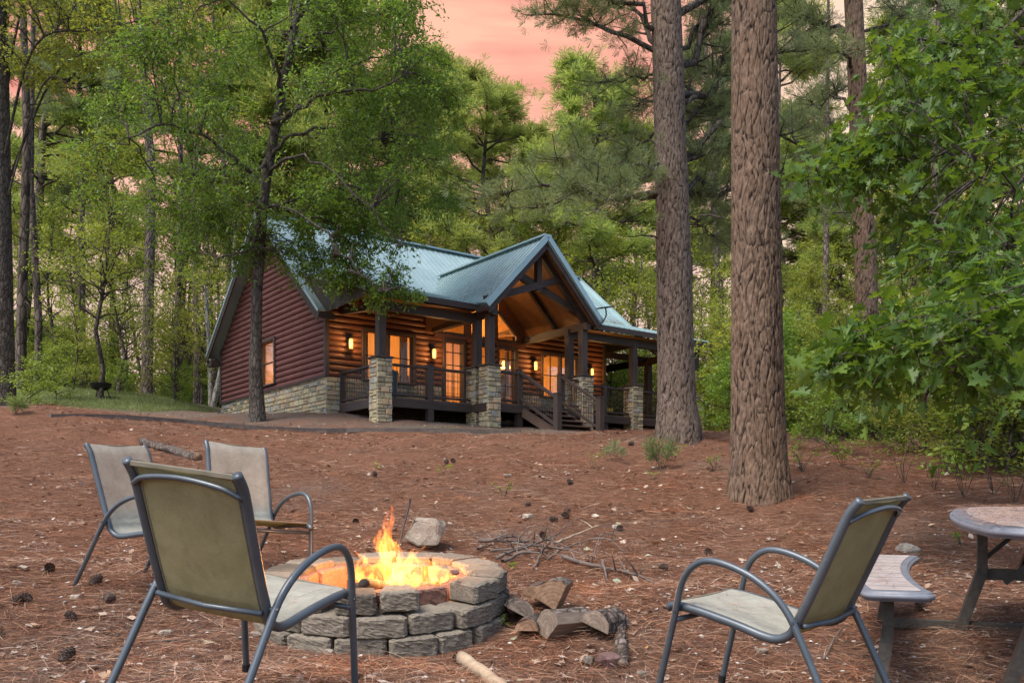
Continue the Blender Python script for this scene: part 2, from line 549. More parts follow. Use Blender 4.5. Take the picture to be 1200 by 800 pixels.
def glass_mat():
    m = MT('window glass')
    m.set(color=(0.9, 0.9, 0.9), rough=0.02)
    tr = m.n('ShaderNodeBsdfTransparent')
    gl = m.n('ShaderNodeBsdfGlossy'); gl.inputs['Roughness'].default_value = 0.02
    fr = m.n('ShaderNodeFresnel'); fr.inputs['IOR'].default_value = 1.55
    f = m.math('MULTIPLY', fr.outputs[0], 0.32)
    mxs = m.n('ShaderNodeMixShader')
    m.l(f, mxs.inputs[0]); m.l(tr.outputs[0], mxs.inputs[1]); m.l(gl.outputs[0], mxs.inputs[2])
    m.l(mxs.outputs[0], m.out.inputs['Surface'])
    return m.m
M['glass'] = glass_mat()

def emit(name, col, s):
    m = MT(name)
    m.set(color=col, rough=0.4)
    m.p.inputs['Emission Color'].default_value = (*col, 1)
    m.p.inputs['Emission Strength'].default_value = s
    return m.m
M['lamp_glow'] = emit('lit lamp glass', (1.0, 0.42, 0.08), 2.4)

def block_mat(name, a, b, dark=0.5):
    m = MT(name)
    n = m.noise(m.map(), 60, 5, 0.8)
    n2 = m.noise(m.map(), 5, 3)
    orr = m.objrand()
    c = m.ramp(m.math('ADD', m.math('MULTIPLY', n2, 0.5), m.math('MULTIPLY', orr, 0.5)), [(0.25, [q * .75 for q in a]), (0.7, [q * 1.1 for q in b])])
    c = m.mix(0.75, c, m.ramp(n, [(0.3, 0.5), (0.7, 1.3)]), 'MULTIPLY')
    m.set(color=c, rough=0.95, spec=0.15)
    m.bump(n, 0.9, 0.012)
    return m.m
M['block'] = block_mat('weathered concrete block', (0.12, 0.100, 0.078), (0.235, 0.20, 0.155))
M['block_red'] = block_mat('heat reddened concrete', (0.26, 0.12, 0.085), (0.34, 0.19, 0.14))
M['rock'] = block_mat('pale sandstone rock', (0.24, 0.2, 0.16), (0.42, 0.36, 0.29))
M['rock_red'] = block_mat('mauve red stone', (0.22, 0.13, 0.12), (0.33, 0.21, 0.19))

def sling_mat(front=False):  # one cloth: sky light painted into the face colour, shaded olive into the back
    m = MT('sky lit sling face' if front else 'shaded olive sling back')
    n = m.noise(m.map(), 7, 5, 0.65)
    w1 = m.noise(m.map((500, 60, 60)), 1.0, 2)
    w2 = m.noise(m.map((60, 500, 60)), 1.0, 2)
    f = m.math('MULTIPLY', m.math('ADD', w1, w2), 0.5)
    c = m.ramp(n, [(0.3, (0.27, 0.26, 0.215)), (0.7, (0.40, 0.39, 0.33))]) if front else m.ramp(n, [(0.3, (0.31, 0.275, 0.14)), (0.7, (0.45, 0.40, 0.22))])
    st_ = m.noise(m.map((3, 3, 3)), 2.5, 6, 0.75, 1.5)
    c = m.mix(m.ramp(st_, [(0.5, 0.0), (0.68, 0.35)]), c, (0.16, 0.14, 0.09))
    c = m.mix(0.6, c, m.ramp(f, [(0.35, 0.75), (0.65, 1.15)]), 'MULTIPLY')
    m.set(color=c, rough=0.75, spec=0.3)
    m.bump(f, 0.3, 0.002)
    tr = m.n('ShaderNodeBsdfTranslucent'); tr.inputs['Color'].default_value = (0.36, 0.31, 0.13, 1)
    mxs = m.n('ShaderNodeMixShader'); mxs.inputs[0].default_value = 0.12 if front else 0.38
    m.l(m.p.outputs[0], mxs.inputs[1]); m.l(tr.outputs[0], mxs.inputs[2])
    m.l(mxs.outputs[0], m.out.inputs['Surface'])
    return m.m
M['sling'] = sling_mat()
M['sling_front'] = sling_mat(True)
M['hem'] = simple('dark sling hem', (0.14, 0.12, 0.085), 0.8, var=0.2)
def chair_metal():
    m = MT('blue grey powder coated steel')
    n = m.noise(m.map(), 30, 5, 0.7)
    n2 = m.noise(m.map(), 5, 3)
    c = m.ramp(n2, [(0.3, (0.055, 0.068, 0.08)), (0.7, (0.09, 0.107, 0.122))])
    c = m.mix(m.ramp(n, [(0.6, 0.0), (0.78, 0.6)]), c, (0.17, 0.16, 0.13))
    m.set(color=c, rough=0.38, metal=0.25, spec=0.6)
    m.bump(n, 0.15, 0.002)
    return m.m
M['chair_metal'] = chair_metal()
M['plastic_top'] = simple('grey composite tabletop', (0.33, 0.285, 0.265), 0.6, var=0.18, scale=9)
M['plastic_edge'] = simple('bluish grey moulded edge', (0.14, 0.15, 0.18), 0.5, var=0.15, scale=14)
M['plastic_leg'] = simple('weathered dark table leg', (0.05, 0.042, 0.034), 0.8, var=0.4, scale=25, bump=0.4)
M['timber'] = wood('grey landscape timber', (0.07, 0.055, 0.046), (0.20, 0.165, 0.14), 'x', 0.9)
M['stick'] = wood('dead branch', (0.05, 0.038, 0.032), (0.19, 0.15, 0.125), 'x', 0.9)
M['stick_pale'] = wood('bare pale branch', (0.2, 0.14, 0.09), (0.46, 0.35, 0.24), 'x', 0.85)
M['log_bark'] = bark_mat('firewood bark', [(0.07, 0.05, 0.04), (0.13, 0.10, 0.08), (0.24, 0.2, 0.17), (0.13, 0.11, 0.10)], 18, 12, 0.8, 0.015)
def endgrain(name, a, b):
    m = MT(name)
    g = m.n('ShaderNodeTexWave', wave_type='RINGS', rings_direction='X')
    g.inputs['Scale'].default_value = 14; g.inputs['Distortion'].default_value = 4; g.inputs['Detail'].default_value = 3
    m.l(m.tc.outputs['Object'], g.inputs['Vector'])
    n = m.noise(m.map((2, 30, 30)), 1.0, 5, 0.7)
    f = m.math('ADD', m.math('MULTIPLY', g.outputs['Fac'], 0.12), m.math('MULTIPLY', n, 0.88))
    m.set(color=m.ramp(f, [(0.25, a), (0.75, b)]), rough=0.85, spec=0.2)
    m.bump(n, 0.5, 0.008)
    return m.m
M['endgrain'] = endgrain('split wood face', (0.11, 0.06, 0.036), (0.34, 0.21, 0.13))
M['endgrain_grey'] = endgrain('greyed split wood face', (0.12, 0.085, 0.065), (0.31, 0.245, 0.19))
M['char'] = simple('charred log', (0.03, 0.024, 0.02), 0.9, var=0.6, scale=30, bump=0.6, dark=(0.008, 0.008, 0.008))
M['ash'] = simple('ash bed', (0.12, 0.10, 0.09), 0.95, var=0.5, scale=25, bump=0.6)
M['ember'] = emit('glowing embers', (1.0, 0.22, 0.03), 2.5)
M['cone'] = simple('pine cone scales', (0.075, 0.05, 0.038), 0.85, var=0.5, scale=60)
def litter(name, stops, rough=0.8, trans=False):
    m = MT(name)
    c = m.ramp(m.island(), stops)
    if trans:      # drifts of fresh orange and older greyed straw
        dr = m.noise(m.map(), 0.9, 4, 0.6, 0.8)
        c = m.mix(m.ramp(dr, [(0.36, 1.0), (0.52, 0.0)]), c, m.mix(0.8, c, (1.0, 1.12, 1.28), 'MULTIPLY'))
        c = m.mix(m.ramp(dr, [(0.52, 0.0), (0.66, 1.0)]), c, m.mix(1.0, c, (1.22, .96, .78), 'MULTIPLY'))
    m.set(color=c, rough=rough, spec=0.3)
    return m.m
M['needles'] = litter('fallen pine needles', [(0.0, (0.05, 0.023, 0.015)), (0.3, (0.165, 0.070, 0.038)), (0.65, (0.32, 0.145, 0.079)), (0.88, (0.44, 0.255, 0.155)), (1.0, (0.60, 0.45, 0.32))], trans=True)
M['dead_leaf'] = litter('dry fallen leaves', [(0.0, (0.20, 0.12, 0.08)), (0.4, (0.33, 0.235, 0.17)), (0.7, (0.45, 0.37, 0.29)), (0.88, (0.52, 0.46, 0.39)), (0.94, (0.46, 0.22, 0.05)), (1.0, (0.30, 0.34, 0.25))])
M['pebble'] = litter('pale pebbles', [(0.0, (0.25, 0.22, 0.19)), (0.5, (0.42, 0.38, 0.34)), (1.0, (0.62, 0.58, 0.53))])
M['bin'] = simple('blue grey plastic bin', (0.055, 0.075, 0.095), 0.5, var=0.15)
M['dirt'] = simple('packed clay soil', (0.25, 0.13, 0.08), 0.95, var=0.35, scale=8, bump=0.5)
M['yellow'] = simple('yellow plastic', (0.6, 0.38, 0.04), 0.5, var=0.1)
M['curtain'] = simple('tan curtain', (0.45, 0.3, 0.17), 0.9, var=0.15, scale=3, stretch=(12, 12, 0.3))

# ------------------------------------------------------------------ ground height field
GP = np.array([
    (0, 0, -.05), (-4, 0, .1), (4, 0, -.05), (0, 3.3, .03), (-2.5, 3.3, .08), (3, 3.3, .02), (-1.05, 3.6, .09), (1.06, 3.8, .03), (2.9, 4.7, .12),
    (-.8, 4.75, .11), (.5, 5.2, .14), (-2.27, 5.85, .32), (-1.84, 6.42, .37), (-.8, 6.6, .34), (0.6, 6.5, .28), (3, 6.5, .33), (5.5, 6.5, .38),
    (0, 9, .68), (-5, 9, .85), (4, 9, .66), (3.04, 11, 1.0), (-6, 12, 1.45), (0, 12, 1.22), (6.3, 12, 1.26), (2.97, 16, 2.09), (-7, 16, 2.1), (-2, 16, 1.98), (8, 16, 1.75),
    (-11.3, 22, 3.0), (-4.5, 21.5, 2.68), (0, 22.5, 2.70), (5, 21, 2.62), (8.5, 22, 2.55), (6.5, 17, 2.08), (-9.7, 19, 2.95),
    (-6.67, 23.5, 3.1), (-5.4, 26, 3.62), (-10.6, 33, 4.25), (-3.57, 24.3, 3.2), (-.7, 25.7, 3.2), (1.3, 24.9, 2.98), (4.07, 30.1, 3.45), (0, 30, 3.5), (7, 33, 3.6), (3, 26.5, 3.05),
    (-2.4, 25.6, 3.33), (1.5, 28, 3.35), (8, 25, 2.85), (12, 26, 2.9), (12, 34, 3.4),
    (-18, 34, 5.4), (-13.5, 33, 4.95), (-15, 30, 4.45), (-12.5, 28, 3.95), (-14, 28, 4.0), (-25, 40, 6.0), (0, 45, 4.4), (20, 45, 3.6), (-30, 60, 5.6), (0, 70, 4.9), (30, 70, 4.0), (15, 30, 3.0), (-20, 20, 3.3), (20, 15, 1.6), (-20, 5, 1.0), (20, 3, .2),
    (0, -10, -.6), (-60, 120, 6), (60, 120, 5), (0, 140, 5.5), (70, 50, 3.5), (-70, 50, 5.5), (60, 0, 0), (-60, 0, 1.0)], float)
def _phi(r): return np.sqrt(r * r + 1.5)
_A = _phi(np.linalg.norm(GP[:, None, :2] - GP[None, :, :2], axis=2)) 
_A += np.eye(len(GP)) * -0.02
_Wg = np.linalg.solve(_A, GP[:, 2] - 1.5)
def gz(x, y):
    x = np.atleast_1d(np.asarray(x, float)); y = np.atleast_1d(np.asarray(y, float))
    sh = x.shape
    x = x.ravel(); y = y.ravel()
    out = np.empty(len(x))
    for i in range(0, len(x), 20000):
        r = np.hypot(x[i:i + 20000, None] - GP[None, :, 0], y[i:i + 20000, None] - GP[None, :, 1])
        out[i:i + 20000] = _phi(r) @ _Wg + 1.5
    return out.reshape(sh)
_rg = np.random.RandomState(5)
_wv = [(_rg.uniform(0.5, 6.5) , _rg.uniform(0, 2 * math.pi), _rg.uniform(0, 6.28)) for _ in range(26)]
def bumps(x, y):
    s = 0
    for k, a, p in _wv:
        s = s + 0.020 / (0.5 + k * 0.35) * np.sin(k * (np.cos(a) * x + np.sin(a) * y) + p + 0.8 * np.sin(0.7 * k * (np.sin(a) * x - np.cos(a) * y)))
    return s
def G(x, y): return gz(x, y) + bumps(np.atleast_1d(x), np.atleast_1d(y)) * (1 - .65 * np.clip((np.atleast_1d(y) - 16) / 4, 0, 1))
def g1(x, y): return float(G(x, y)[0])
def at(px, py, lo=2.5, hi=60):
    """world point on the ground seen at photo pixel (px, py)"""
    k = (px - CX) / F; s = (HY - py) / F
    D = np.arange(lo, hi, 0.02)
    h = G(k * D, D) - (CZ + s * D)
    i = np.argmax(h > 0) if (h > 0).any() else len(D) - 1
    d = D[i]
    return Vector((k * d, d, float(G(k * d, d)[0])))
def col_at(px, d):
    x = (px - CX) / F * d
    return Vector((x, d, g1(x, d)))

def build_ground():
    ys = np.concatenate([np.arange(-12, 2, .5), np.arange(2, 9, .05), np.arange(9, 20, .12), np.arange(20, 45, .4), np.arange(45, 100, 3), np.arange(100, 420, 25)])
    u = np.concatenate([np.linspace(-1, -.35, 26)[:-1], np.linspace(-.35, .35, 210), np.linspace(.35, 1, 26)[1:]])
    Y, U = np.meshgrid(ys, u, indexing='ij')
    half = np.where(Y < 20, 14 + Y * 1.2, 14 + 24 + (Y - 20) * 2.2)
    half = np.maximum(half, 8)
    X = np.sign(U) * (np.abs(U) ** 1.25) * half
    Z = G(X, Y)
    far = np.clip((np.hypot(X, Y) - 90) / 60, 0, 1)
    Z = Z * (1 - far) + 5.0 * far
    n, mm_ = X.shape
    V = np.stack([X, Y, Z], -1).reshape(-1, 3)
    i = np.arange(n - 1)[:, None] * mm_; j = np.arange(mm_ - 1)[None, :]
    Q = np.stack([i + j, i + j + 1, i + mm_ + j + 1, i + mm_ + j], -1).reshape(-1, 4)
    g = NG(); g.add(V, Q)
    me = g.mesh('ground', M['ground'], True)
    x, y = V[:, 0], V[:, 1]
    # cover map: red = leaf litter and bare duff, green = grass
    d = y + 0.0
    line = 21.8 + 0.03 * x
    duff = np.clip((y - line) / 0.6, 0, 1) * 0.45 * (x < 2) + 0.12 * np.exp(-((y - 9) / 4) ** 2) + 0.22 * np.exp(-((y - 4.2) / 1.4) ** 2)
    duff += 0.2 * np.clip((y - 34) / 4, 0, 1)
    grass = 0.75 * np.exp(-(((y - 30.5) / 4.2) ** 2)) * np.clip((-9.0 - x) / 2, 0, 1) + 0.4 * np.exp(-(((y - 23.6) / .8) ** 2)) * np.exp(-((x + 1.2) / 2.2) ** 2)
    c = np.zeros((len(V), 4), np.float32); c[:, 0] = duff; c[:, 1] = grass; c[:, 3] = 1
    at_ = me.color_attributes.new('cover', 'FLOAT_COLOR', 'POINT')
    at_.data.foreach_set('color', c.ravel())
    o = link('ground', me); tag(o, kind='structure')
build_ground()
# ------------------------------------------------------------------ log cabin (local: x along the front, y towards the back, -y = forward, z above base)
TH = math.atan2(0.6, 0.8)
cabin = thing('log_cabin', 'maroon log cabin with blue green metal roof, stone base and lit front porch', 'cabin', (-5.37, 26.0, 3.3), (0, 0, TH))
FL, ST, L, WD, RZ, PIT = 0.58, 1.36, 10.8, 8.8, 7.08, 0.82
R = random.Random(3)
def roof_z(w):                 # underside-ish height of the main roof at distance w behind the front wall
    return RZ - PIT * abs(w - WD / 2)
CH = 0.18
PROF = [(0.0, 0.0), (0.045, 0.018), (0.072, 0.055), (0.078, 0.09), (0.072, 0.125), (0.045, 0.162), (0.0, 0.18)]
def log_skin(mb, ax, pos, outd, z0, lo, hi, ztop, openings):
    """stacked half-round log courses. ax 'x' or 'y' is the running axis, outd the outward sign on the other axis,
       lo(z)/hi(z) give the extent of the wall at height z; openings are (a0, a1, b0, b1)"""
    z = z0
    while z < ztop - 1e-4:
        cuts = [(o[0], o[1]) for o in openings if o[2] < z + CH / 2 < o[3]]
        cuts.sort()
        a = None
        segs = []
        cur = None
        spans = []
        start = 'lo'
        for c0, c1 in cuts:
            spans.append((start, c0)); start = c1
        spans.append((start, 'hi'))
        for s0, s1 in spans:
            vs = []
            ok = True
            for (d, h) in PROF:
                zz = z + h
                e0 = lo(zz) if s0 == 'lo' else s0
                e1 = hi(zz) if s1 == 'hi' else s1
                if e1 - e0 < 0.02: e0 = e1 = (e0 + e1) / 2
                for e_ in (e0, e1):
                    vs.append((e_, pos + outd * d, zz) if ax == 'x' else (pos + outd * d, e_, zz))
            n = len(PROF)
            fs = [(2 * i, 2 * i + 1, 2 * i + 3, 2 * i + 2) for i in range(n - 1)]
            fs.append([2 * i for i in range(n)]); fs.append([2 * i + 1 for i in range(n)][::-1])
            mb.add(vs, fs)
        z += CH
def flat_wall(mb, ax, p0, p1, a0, a1, z0, z1, openings):
    xs = sorted({a0, a1, *[o[0] for o in openings], *[o[1] for o in openings]})
    zs = sorted({z0, z1, *[o[2] for o in openings], *[o[3] for o in openings]})
    xs = [v for v in xs if a0 <= v <= a1]; zs = [v for v in zs if z0 <= v <= z1]
    for i in range(len(xs) - 1):
        for j in range(len(zs) - 1):
            cx, cz = (xs[i] + xs[i + 1]) / 2, (zs[j] + zs[j + 1]) / 2
            if any(o[0] < cx < o[1] and o[2] < cz < o[3] for o in openings): continue
            if ax == 'x': mb.box(xs[i], xs[i + 1], p0, p1, zs[j], zs[j + 1])
            else: mb.box(p0, p1, xs[i], xs[i + 1], zs[j], zs[j + 1])
def stones(mb, ax, pos, outd, a0, a1, z0, z1, openings=(), rr=R, hmin=.09, hmax=.2, wmin=.13, wmax=.42, zlo=None):
    z = z0
    while z < z1 - 0.03:
        h = min(rr.uniform(hmin, hmax), z1 - z)
        if z1 - z - h < 0.05: h = z1 - z
        a = a0
        while a < a1 - 0.02:
            w = min(rr.uniform(wmin, wmax), a1 - a)
            if a1 - a - w < 0.07: w = a1 - a
            sub = [(z, z + h)] if (h < .14 or rr.random() < .7) else [(z, z + h * .45), (z + h * .45, z + h)]
            for (q0, q1) in sub:
                cx, cz = a + w / 2, (q0 + q1) / 2
                if any(o[0] < cx < o[1] and o[2] < cz < o[3] for o in openings): continue
                g = 0.007; dd = rr.uniform(.03, .06); iw = rr.uniform(.012, .025)
                b = [(a + g, q0 + g), (a + w - g, q0 + g), (a + w - g, q1 - g), (a + g, q1 - g)]
                f = [(a + g + iw * rr.uniform(.3, 1), q0 + g + iw * rr.uniform(.3, 1)), (a + w - g - iw * rr.uniform(.3, 1), q0 + g + iw * rr.uniform(.3, 1)),
                     (a + w - g - iw * rr.uniform(.3, 1), q1 - g - iw * rr.uniform(.3, 1)), (a + g + iw * rr.uniform(.3, 1), q1 - g - iw * rr.uniform(.3, 1))]
                vs = []
                for lst, dep in ((b, -.02), (b, dd * .55), (f, dd)):
                    for (u, v) in lst:
                        dj = dep + (rr.uniform(-.006, .006) if dep > 0 else 0)
                        vs.append((u, pos + outd * dj, v) if ax == 'x' else (pos + outd * dj, u, v))
                fs = [(8, 9, 10, 11)]
                for k in (0, 4):
                    for i in range(4):
                        fs.append((k + i, k + (i + 1) % 4, k + 4 + (i + 1) % 4, k + 4 + i))
                mb.add(vs, fs)
            a += w
        z += h

# openings on the front wall (x0, x1, z0, z1)
WIN_A = (1.15, 2.85, 1.40, 2.84); WIN_C = (7.95, 9.65, 1.40, 2.84)
DOOR_L = (4.0, 4.72, 0.62, 2.84); DOOR_M = (5.02, 5.78, 0.62, 2.84); DOOR_R = (6.08, 6.80, 0.62, 2.84)
TRAN = [(3.98, 4.74, 3.06, 3.50), (5.02, 5.78, 3.06, 4.20), (6.06, 6.82, 3.06, 3.50)]
OPN = [WIN_A, WIN_C, DOOR_L, DOOR_M, DOOR_R]
b = MB()
GX = 5.4
# front wall below 3.96, between the ends, then the part inside the entry gable
log_skin(b, 'x', 0.0, -1, ST, lambda z: 0.0, lambda z: L, 2.98, OPN)
top0 = ST + CH * 9
low_tr = [(3.96, 4.76, 3.0, 5), (5.0, 5.8, 3.0, 5), (6.04, 6.84, 3.0, 5)]
log_skin(b, 'x', 0.0, -1, top0, lambda z: 0.0, lambda z: L, 3.90, low_tr)
b.build('front_wall', M['log_front'], cabin)
b = MB()
GWIN = (3.72, 4.98, 1.60, 3.02)
wlo = lambda z: max(0.0, WD / 2 - (RZ - z) / PIT + .10)
whi = lambda z: min(WD, WD / 2 + (RZ - z) / PIT - .10)
log_skin(b, 'y', 0.0, -1, ST, wlo, whi, RZ - .15, [GWIN])
b.build('gable_wall', M['log'], cabin)
b = MB()
log_skin(b, 'y', L, 1, ST, wlo, whi, RZ - .15, [])
log_skin(b, 'x', WD, 1, ST, lambda z: 0.0, lambda z: L, 3.4, [])
b.build('rear_wall', M['log'], cabin)
# corner boards
b = MB()
b.bbox(-.10, .03, -.10, .03, ST, 3.45); b.bbox(L - .03, L + .10, -.10, .03, ST, 3.45); b.bbox(-.10, .03, WD - .03, WD + .1, ST, 3.4)
build_each(b, 'corner_board', M['trim_z'], cabin)
# stacked log ends beside the entrance
b = MB()
for xx in (4.90, 5.92):
    z = FL + .9
    while z < 3.0:
        b.tube([(xx, -.02, z), (xx, -.30, z)], .082, 10); z += CH
build_each(b, 'log_end', M['log_front'], cabin)
# stone base
b = MB()
stones(b, 'y', -0.02, -1, -.06, WD + .05, .05, ST)
b2 = MB()
stones(b2, 'x', -0.02, -1, -.06, L, -.1, ST, OPN)
for bb, nm in ((b, 'stone_base'), (b2, 'stone_wainscot')): bb.build(nm, M['stone'], cabin)
b = MB()
b.box(-.025, 0.02, -.02, WD, -.4, ST); flat_wall(b, 'x', -.025, .02, 0.022, L, -.4, ST, OPN); b.box(L - .02, L + .03, .03, WD, -.4, ST); b.box(0.03, L - .03, WD - .02, WD + .03, -.4, ST)
b.build('foundation', M['mortar'], cabin)
# water table trim
b = MB(); b.bbox(-.11, -.03, -.11, WD + .1, ST - .02, ST + .035); b.build('sill_trim', M['trim'], cabin)

# interior room seen through the glass
b = MB()
b.box(.16, L - .16, .2, 5.2, FL, FL + .03)
b.box(.16, L - .16, 5.2, 5.26, FL, 6.1)
b.box(.14, .18, .2, 5.2, FL, ST + .1); b.box(.14, .18, .2, 3.66, ST + .1, 3.3); b.box(L - .18, L - .14, .2, 5.2, FL, 3.4)
for xa, xb in ((.1, 3.85), (6.95, L - .1)): b.add([(xa, .12, 3.35), (xb, .12, 3.35), (xb, 4.4, 6.72), (xa, 4.4, 6.72)], [(0, 1, 2, 3)])
b.add([(3.85, 2.45, 5.18), (6.95, 2.45, 5.18), (6.95, 4.4, 6.72), (3.85, 4.4, 6.72)], [(0, 1, 2, 3)])
for xa in (3.85, 6.95):       # vaulted bay behind the angled windows
    b.add([(xa, .05, 3.62), (5.4, .05, 5.22), (5.4, 2.5, 5.22), (xa, 2.5, 3.62)], [(0, 1, 2, 3)])
    b.add([(xa, .05, 3.62), (xa, 2.5, 3.62), (xa, 2.5, 5.25), (xa, .12, 3.35)], [(0, 1, 2, 3)])
b.add([(.1, 4.4, 6.72), (L - .1, 4.4, 6.72), (L - .1, 5.3, 6.05), (.1, 5.3, 6.05)], [(0, 1, 2, 3)])
b.add([(3.5, .02, 3.0), (3.5, .6, 3.7), (3.5, 0.02, 3.7)], [(0, 1, 2)])
b.build('interior_room', M['interior'], cabin)
b = MB()
flat_wall(b, 'x', .14, .18, 0.05, L - .05, FL, 3.0, OPN)
b.build('interior_lining', M['interior'], cabin)
b = MB()
for (x0, x1) in ((1.2, 1.45), (2.6, 2.82), (8.0, 8.25), (9.4, 9.62), (6.62, 6.78)):
    n = 10
    pts = [(x0 + (x1 - x0) * i / n, .26 + .03 * math.sin(i * 2.4)) for i in range(n + 1)]
    b.add([(p[0], p[1], z) for z in (FL + .7, 2.9) for p in pts], [(i, i + 1, n + 2 + i, n + 1 + i) for i in range(n)])
build_each(b, 'curtain', M['curtain'], cabin)
# simple furniture silhouettes inside: table, sofa back, picture frames
b = MB(); b.bbox(7.6, 9.9, 2.6, 3.4, FL + .03, FL + .85, .05); b.bbox(1.2, 2.9, 3.0, 3.9, FL + .03, FL + .8, .06)
b.bbox(2.0, 2.7, 5.12, 5.19, 2.1, 2.8); b.bbox(8.2, 9.2, 5.12, 5.19, 2.1, 2.9); b.bbox(4.3, 4.9, 5.1, 5.19, FL + .03, 2.7); b.bbox(3.4, 3.8, 1.6, 2.2, FL + .03, 1.9); b.bbox(6.9, 7.3, 1.2, 1.7, FL + .03, 2.2); b.bbox(5.0, 5.5, 3.6, 3.9, FL + .03, 1.5); b.bbox(1.3, 1.6, 5.12, 5.19, 1.8, 2.6); b.bbox(9.9, 10.3, 4.4, 5.0, FL + .03, 2.5); b.bbox(5.6, 6.2, 5.12, 5.19, 1.7, 2.4)
build_each(b, 'furniture', M['deck'], cabin)

def window(name, ax, pos, o, mull, frame=.07, out=-.12, parent=cabin, grid=None):
    x0, x1, z0, z1 = o
    f = MB()
    def bx(a, bb, c, d, q0=out, q1=.10, mb=f, ch=.008):
        if ax == 'x': mb.bbox(a, bb, pos + q0, pos + q1, c, d, ch)
        else: mb.bbox(pos + q0, pos + q1, a, bb, c, d, ch)
    bx(x0 - frame, x0 + .03, z0 - .02, z1 + frame); bx(x1 - .03, x1 + frame, z0 - .02, z1 + frame)
    bx(x0 + .03, x1 - .03, z1 - .03, z1 + frame - .003); bx(x0 - frame - .03, x1 + frame + .03, z0 - .07, z0 - .021, out - .04, .1)
    for m_ in mull: bx(m_ - .035, m_ + .035, z0 - .02, z1 - .03, out + .03, .07)
    if grid:
        gx, gz_ = grid
        for g_ in gx: bx(g_ - .01, g_ + .01, z0, z1 - .03, -.02, .03, f, .003)
        for g_ in gz_: bx(x0 + .03, x1 - .03, g_ - .012, g_ + .012, -.018, .028, f, .003)
    w = f.build(name, M['trim_z'], parent)
    g = MB()
    if ax == 'x': g.box(x0, x1, pos + .002, pos + .008, z0, z1)
    else: g.box(pos + .002, pos + .008, x0, x1, z0, z1)
    g.build('pane', M['glass'], w)
    return w
window('window', 'x', 0, WIN_A, [2.0], grid=((1.57, 2.43), (2.12,)))
window('window', 'x', 0, WIN_C, [8.8], grid=((8.37, 9.23), (2.12,)))
window('window', 'y', 0, GWIN, [], grid=((), (2.32, 2.295)))
for o in (DOOR_L, DOOR_M, DOOR_R):
    w = window('door', 'x', 0, o, [], frame=.09, grid=(((o[0] + o[1]) / 2,), (1.1, 1.6, 2.1, 2.5)))
    if o is DOOR_M:
        h = MB(); h.tube([(5.7, -.05, 1.6), (5.7, -.12, 1.6), (5.6, -.12, 1.6)], .012, 6); h.build('handle', M['black_metal'], w)
# transom windows under the entry gable (sloped heads)
def transom(pts):
    f = MB()
    c = [(p[0], -.10, p[1]) for p in pts]
    for i in range(len(c)):
        f.bar(Vector(c[i]) , Vector(c[(i + 1) % len(c)]), .10, .07)
    w = f.build('transom_window', M['trim_z'], cabin)
    g = MB(); g.add([(p[0], -.02, p[1]) for p in pts], [list(range(len(pts)))]); g.build('pane', M['glass'], w)
transom([(3.98, 3.08), (4.74, 3.08), (4.74, 4.02), (3.98, 3.32)])
transom([(5.02, 3.08), (5.37, 3.08), (5.37, 4.62), (5.02, 4.30)])
transom([(5.43, 3.08), (5.78, 3.08), (5.78, 4.30), (5.43, 4.62)])
transom([(6.06, 3.08), (6.82, 3.08), (6.82, 3.32), (6.06, 4.02)])
b = MB()
b.box(3.6, 7.2, -.13, -.03, 2.93, 3.04)
for s in (-1, 1):
    b.add([(GX + s * .68, -.08, 3.04), (GX + s * .38, -.08, 3.04), (GX + s * .38, -.08, 4.9), (GX + s * .68, -.08, 4.6)], [(0, 1, 2, 3)])
    b.add([(GX + s * .70, -.075, 4.02), (GX + s * 1.5, -.075, 3.28), (GX + s * 1.5, -.075, 3.86), (GX + s * .70, -.075, 4.68)], [(0, 1, 2, 3)])
    b.add([(GX + s * 1.46, -.07, 3.04), (GX + s * 2.1, -.07, 3.04), (GX + s * 2.1, -.07, 3.3), (GX + s * 1.46, -.07, 3.9)], [(0, 1, 2, 3)])
b.add([(GX - .42, -.07, 4.6), (GX + .42, -.07, 4.6), (GX + .42, -.07, 4.95), (GX, -.07, 5.35), (GX - .42, -.07, 4.95)], [(0, 1, 2, 3, 4)])
b.build('gable_infill', M['log_front'], cabin)

# ---- roofs: slabs with standing ribs
def slab(mb, poly, th):
    P = [Vector(p) for p in poly]
    n = (P[1] - P[0]).cross(P[2] - P[0]).normalized()
    if n.z < 0: n = -n
    mb.prism(P, -n * th)
def ribs(mb, poly, along, down, sp=.23, h=.022, w=.03, off=0):
    """ribs running along 'down', spaced along 'along', clipped to the convex polygon"""
    P = [Vector(p) for p in poly]
    n = (P[1] - P[0]).cross(P[2] - P[0]).normalized()
    if n.z < 0: n = -n
    al = Vector(along).normalized(); dn = Vector(down).normalized()
    o = P[0]
    q = [((p - o).dot(al), (p - o).dot(dn)) for p in P]
    a = min(x for x, _ in q) + sp / 2 + off; amax = max(x for x, _ in q)
    while a < amax:
        hits = []
        for i in range(len(q)):
            (x0, y0), (x1, y1) = q[i], q[(i + 1) % len(q)]
            if (x0 - a) * (x1 - a) < 0:
                t = (a - x0) / (x1 - x0); hits.append(y0 + t * (y1 - y0))
        if len(hits) >= 2:
            lo_, hi_ = min(hits), max(hits)
            if hi_ - lo_ > .08:
                mb.bar(o + al * a + dn * lo_ + n * h / 2, o + al * a + dn * hi_ + n * h / 2, w, h, n)
        a += sp
XL, XR, TK = -.45, 13.45, .14
def rz(p): return RZ - PIT * (WD / 2 + p) + .06       # main roof top surface at p metres in front of the wall
E0 = .45; PB = -1.35; EP = 2.85; ZB = rz(PB); ZE = 3.40
F1 = [(XL, -PB, rz(PB)), (XR, -PB, rz(PB)), (XR, WD / 2, RZ + .06), (XL, WD / 2, RZ + .06)]
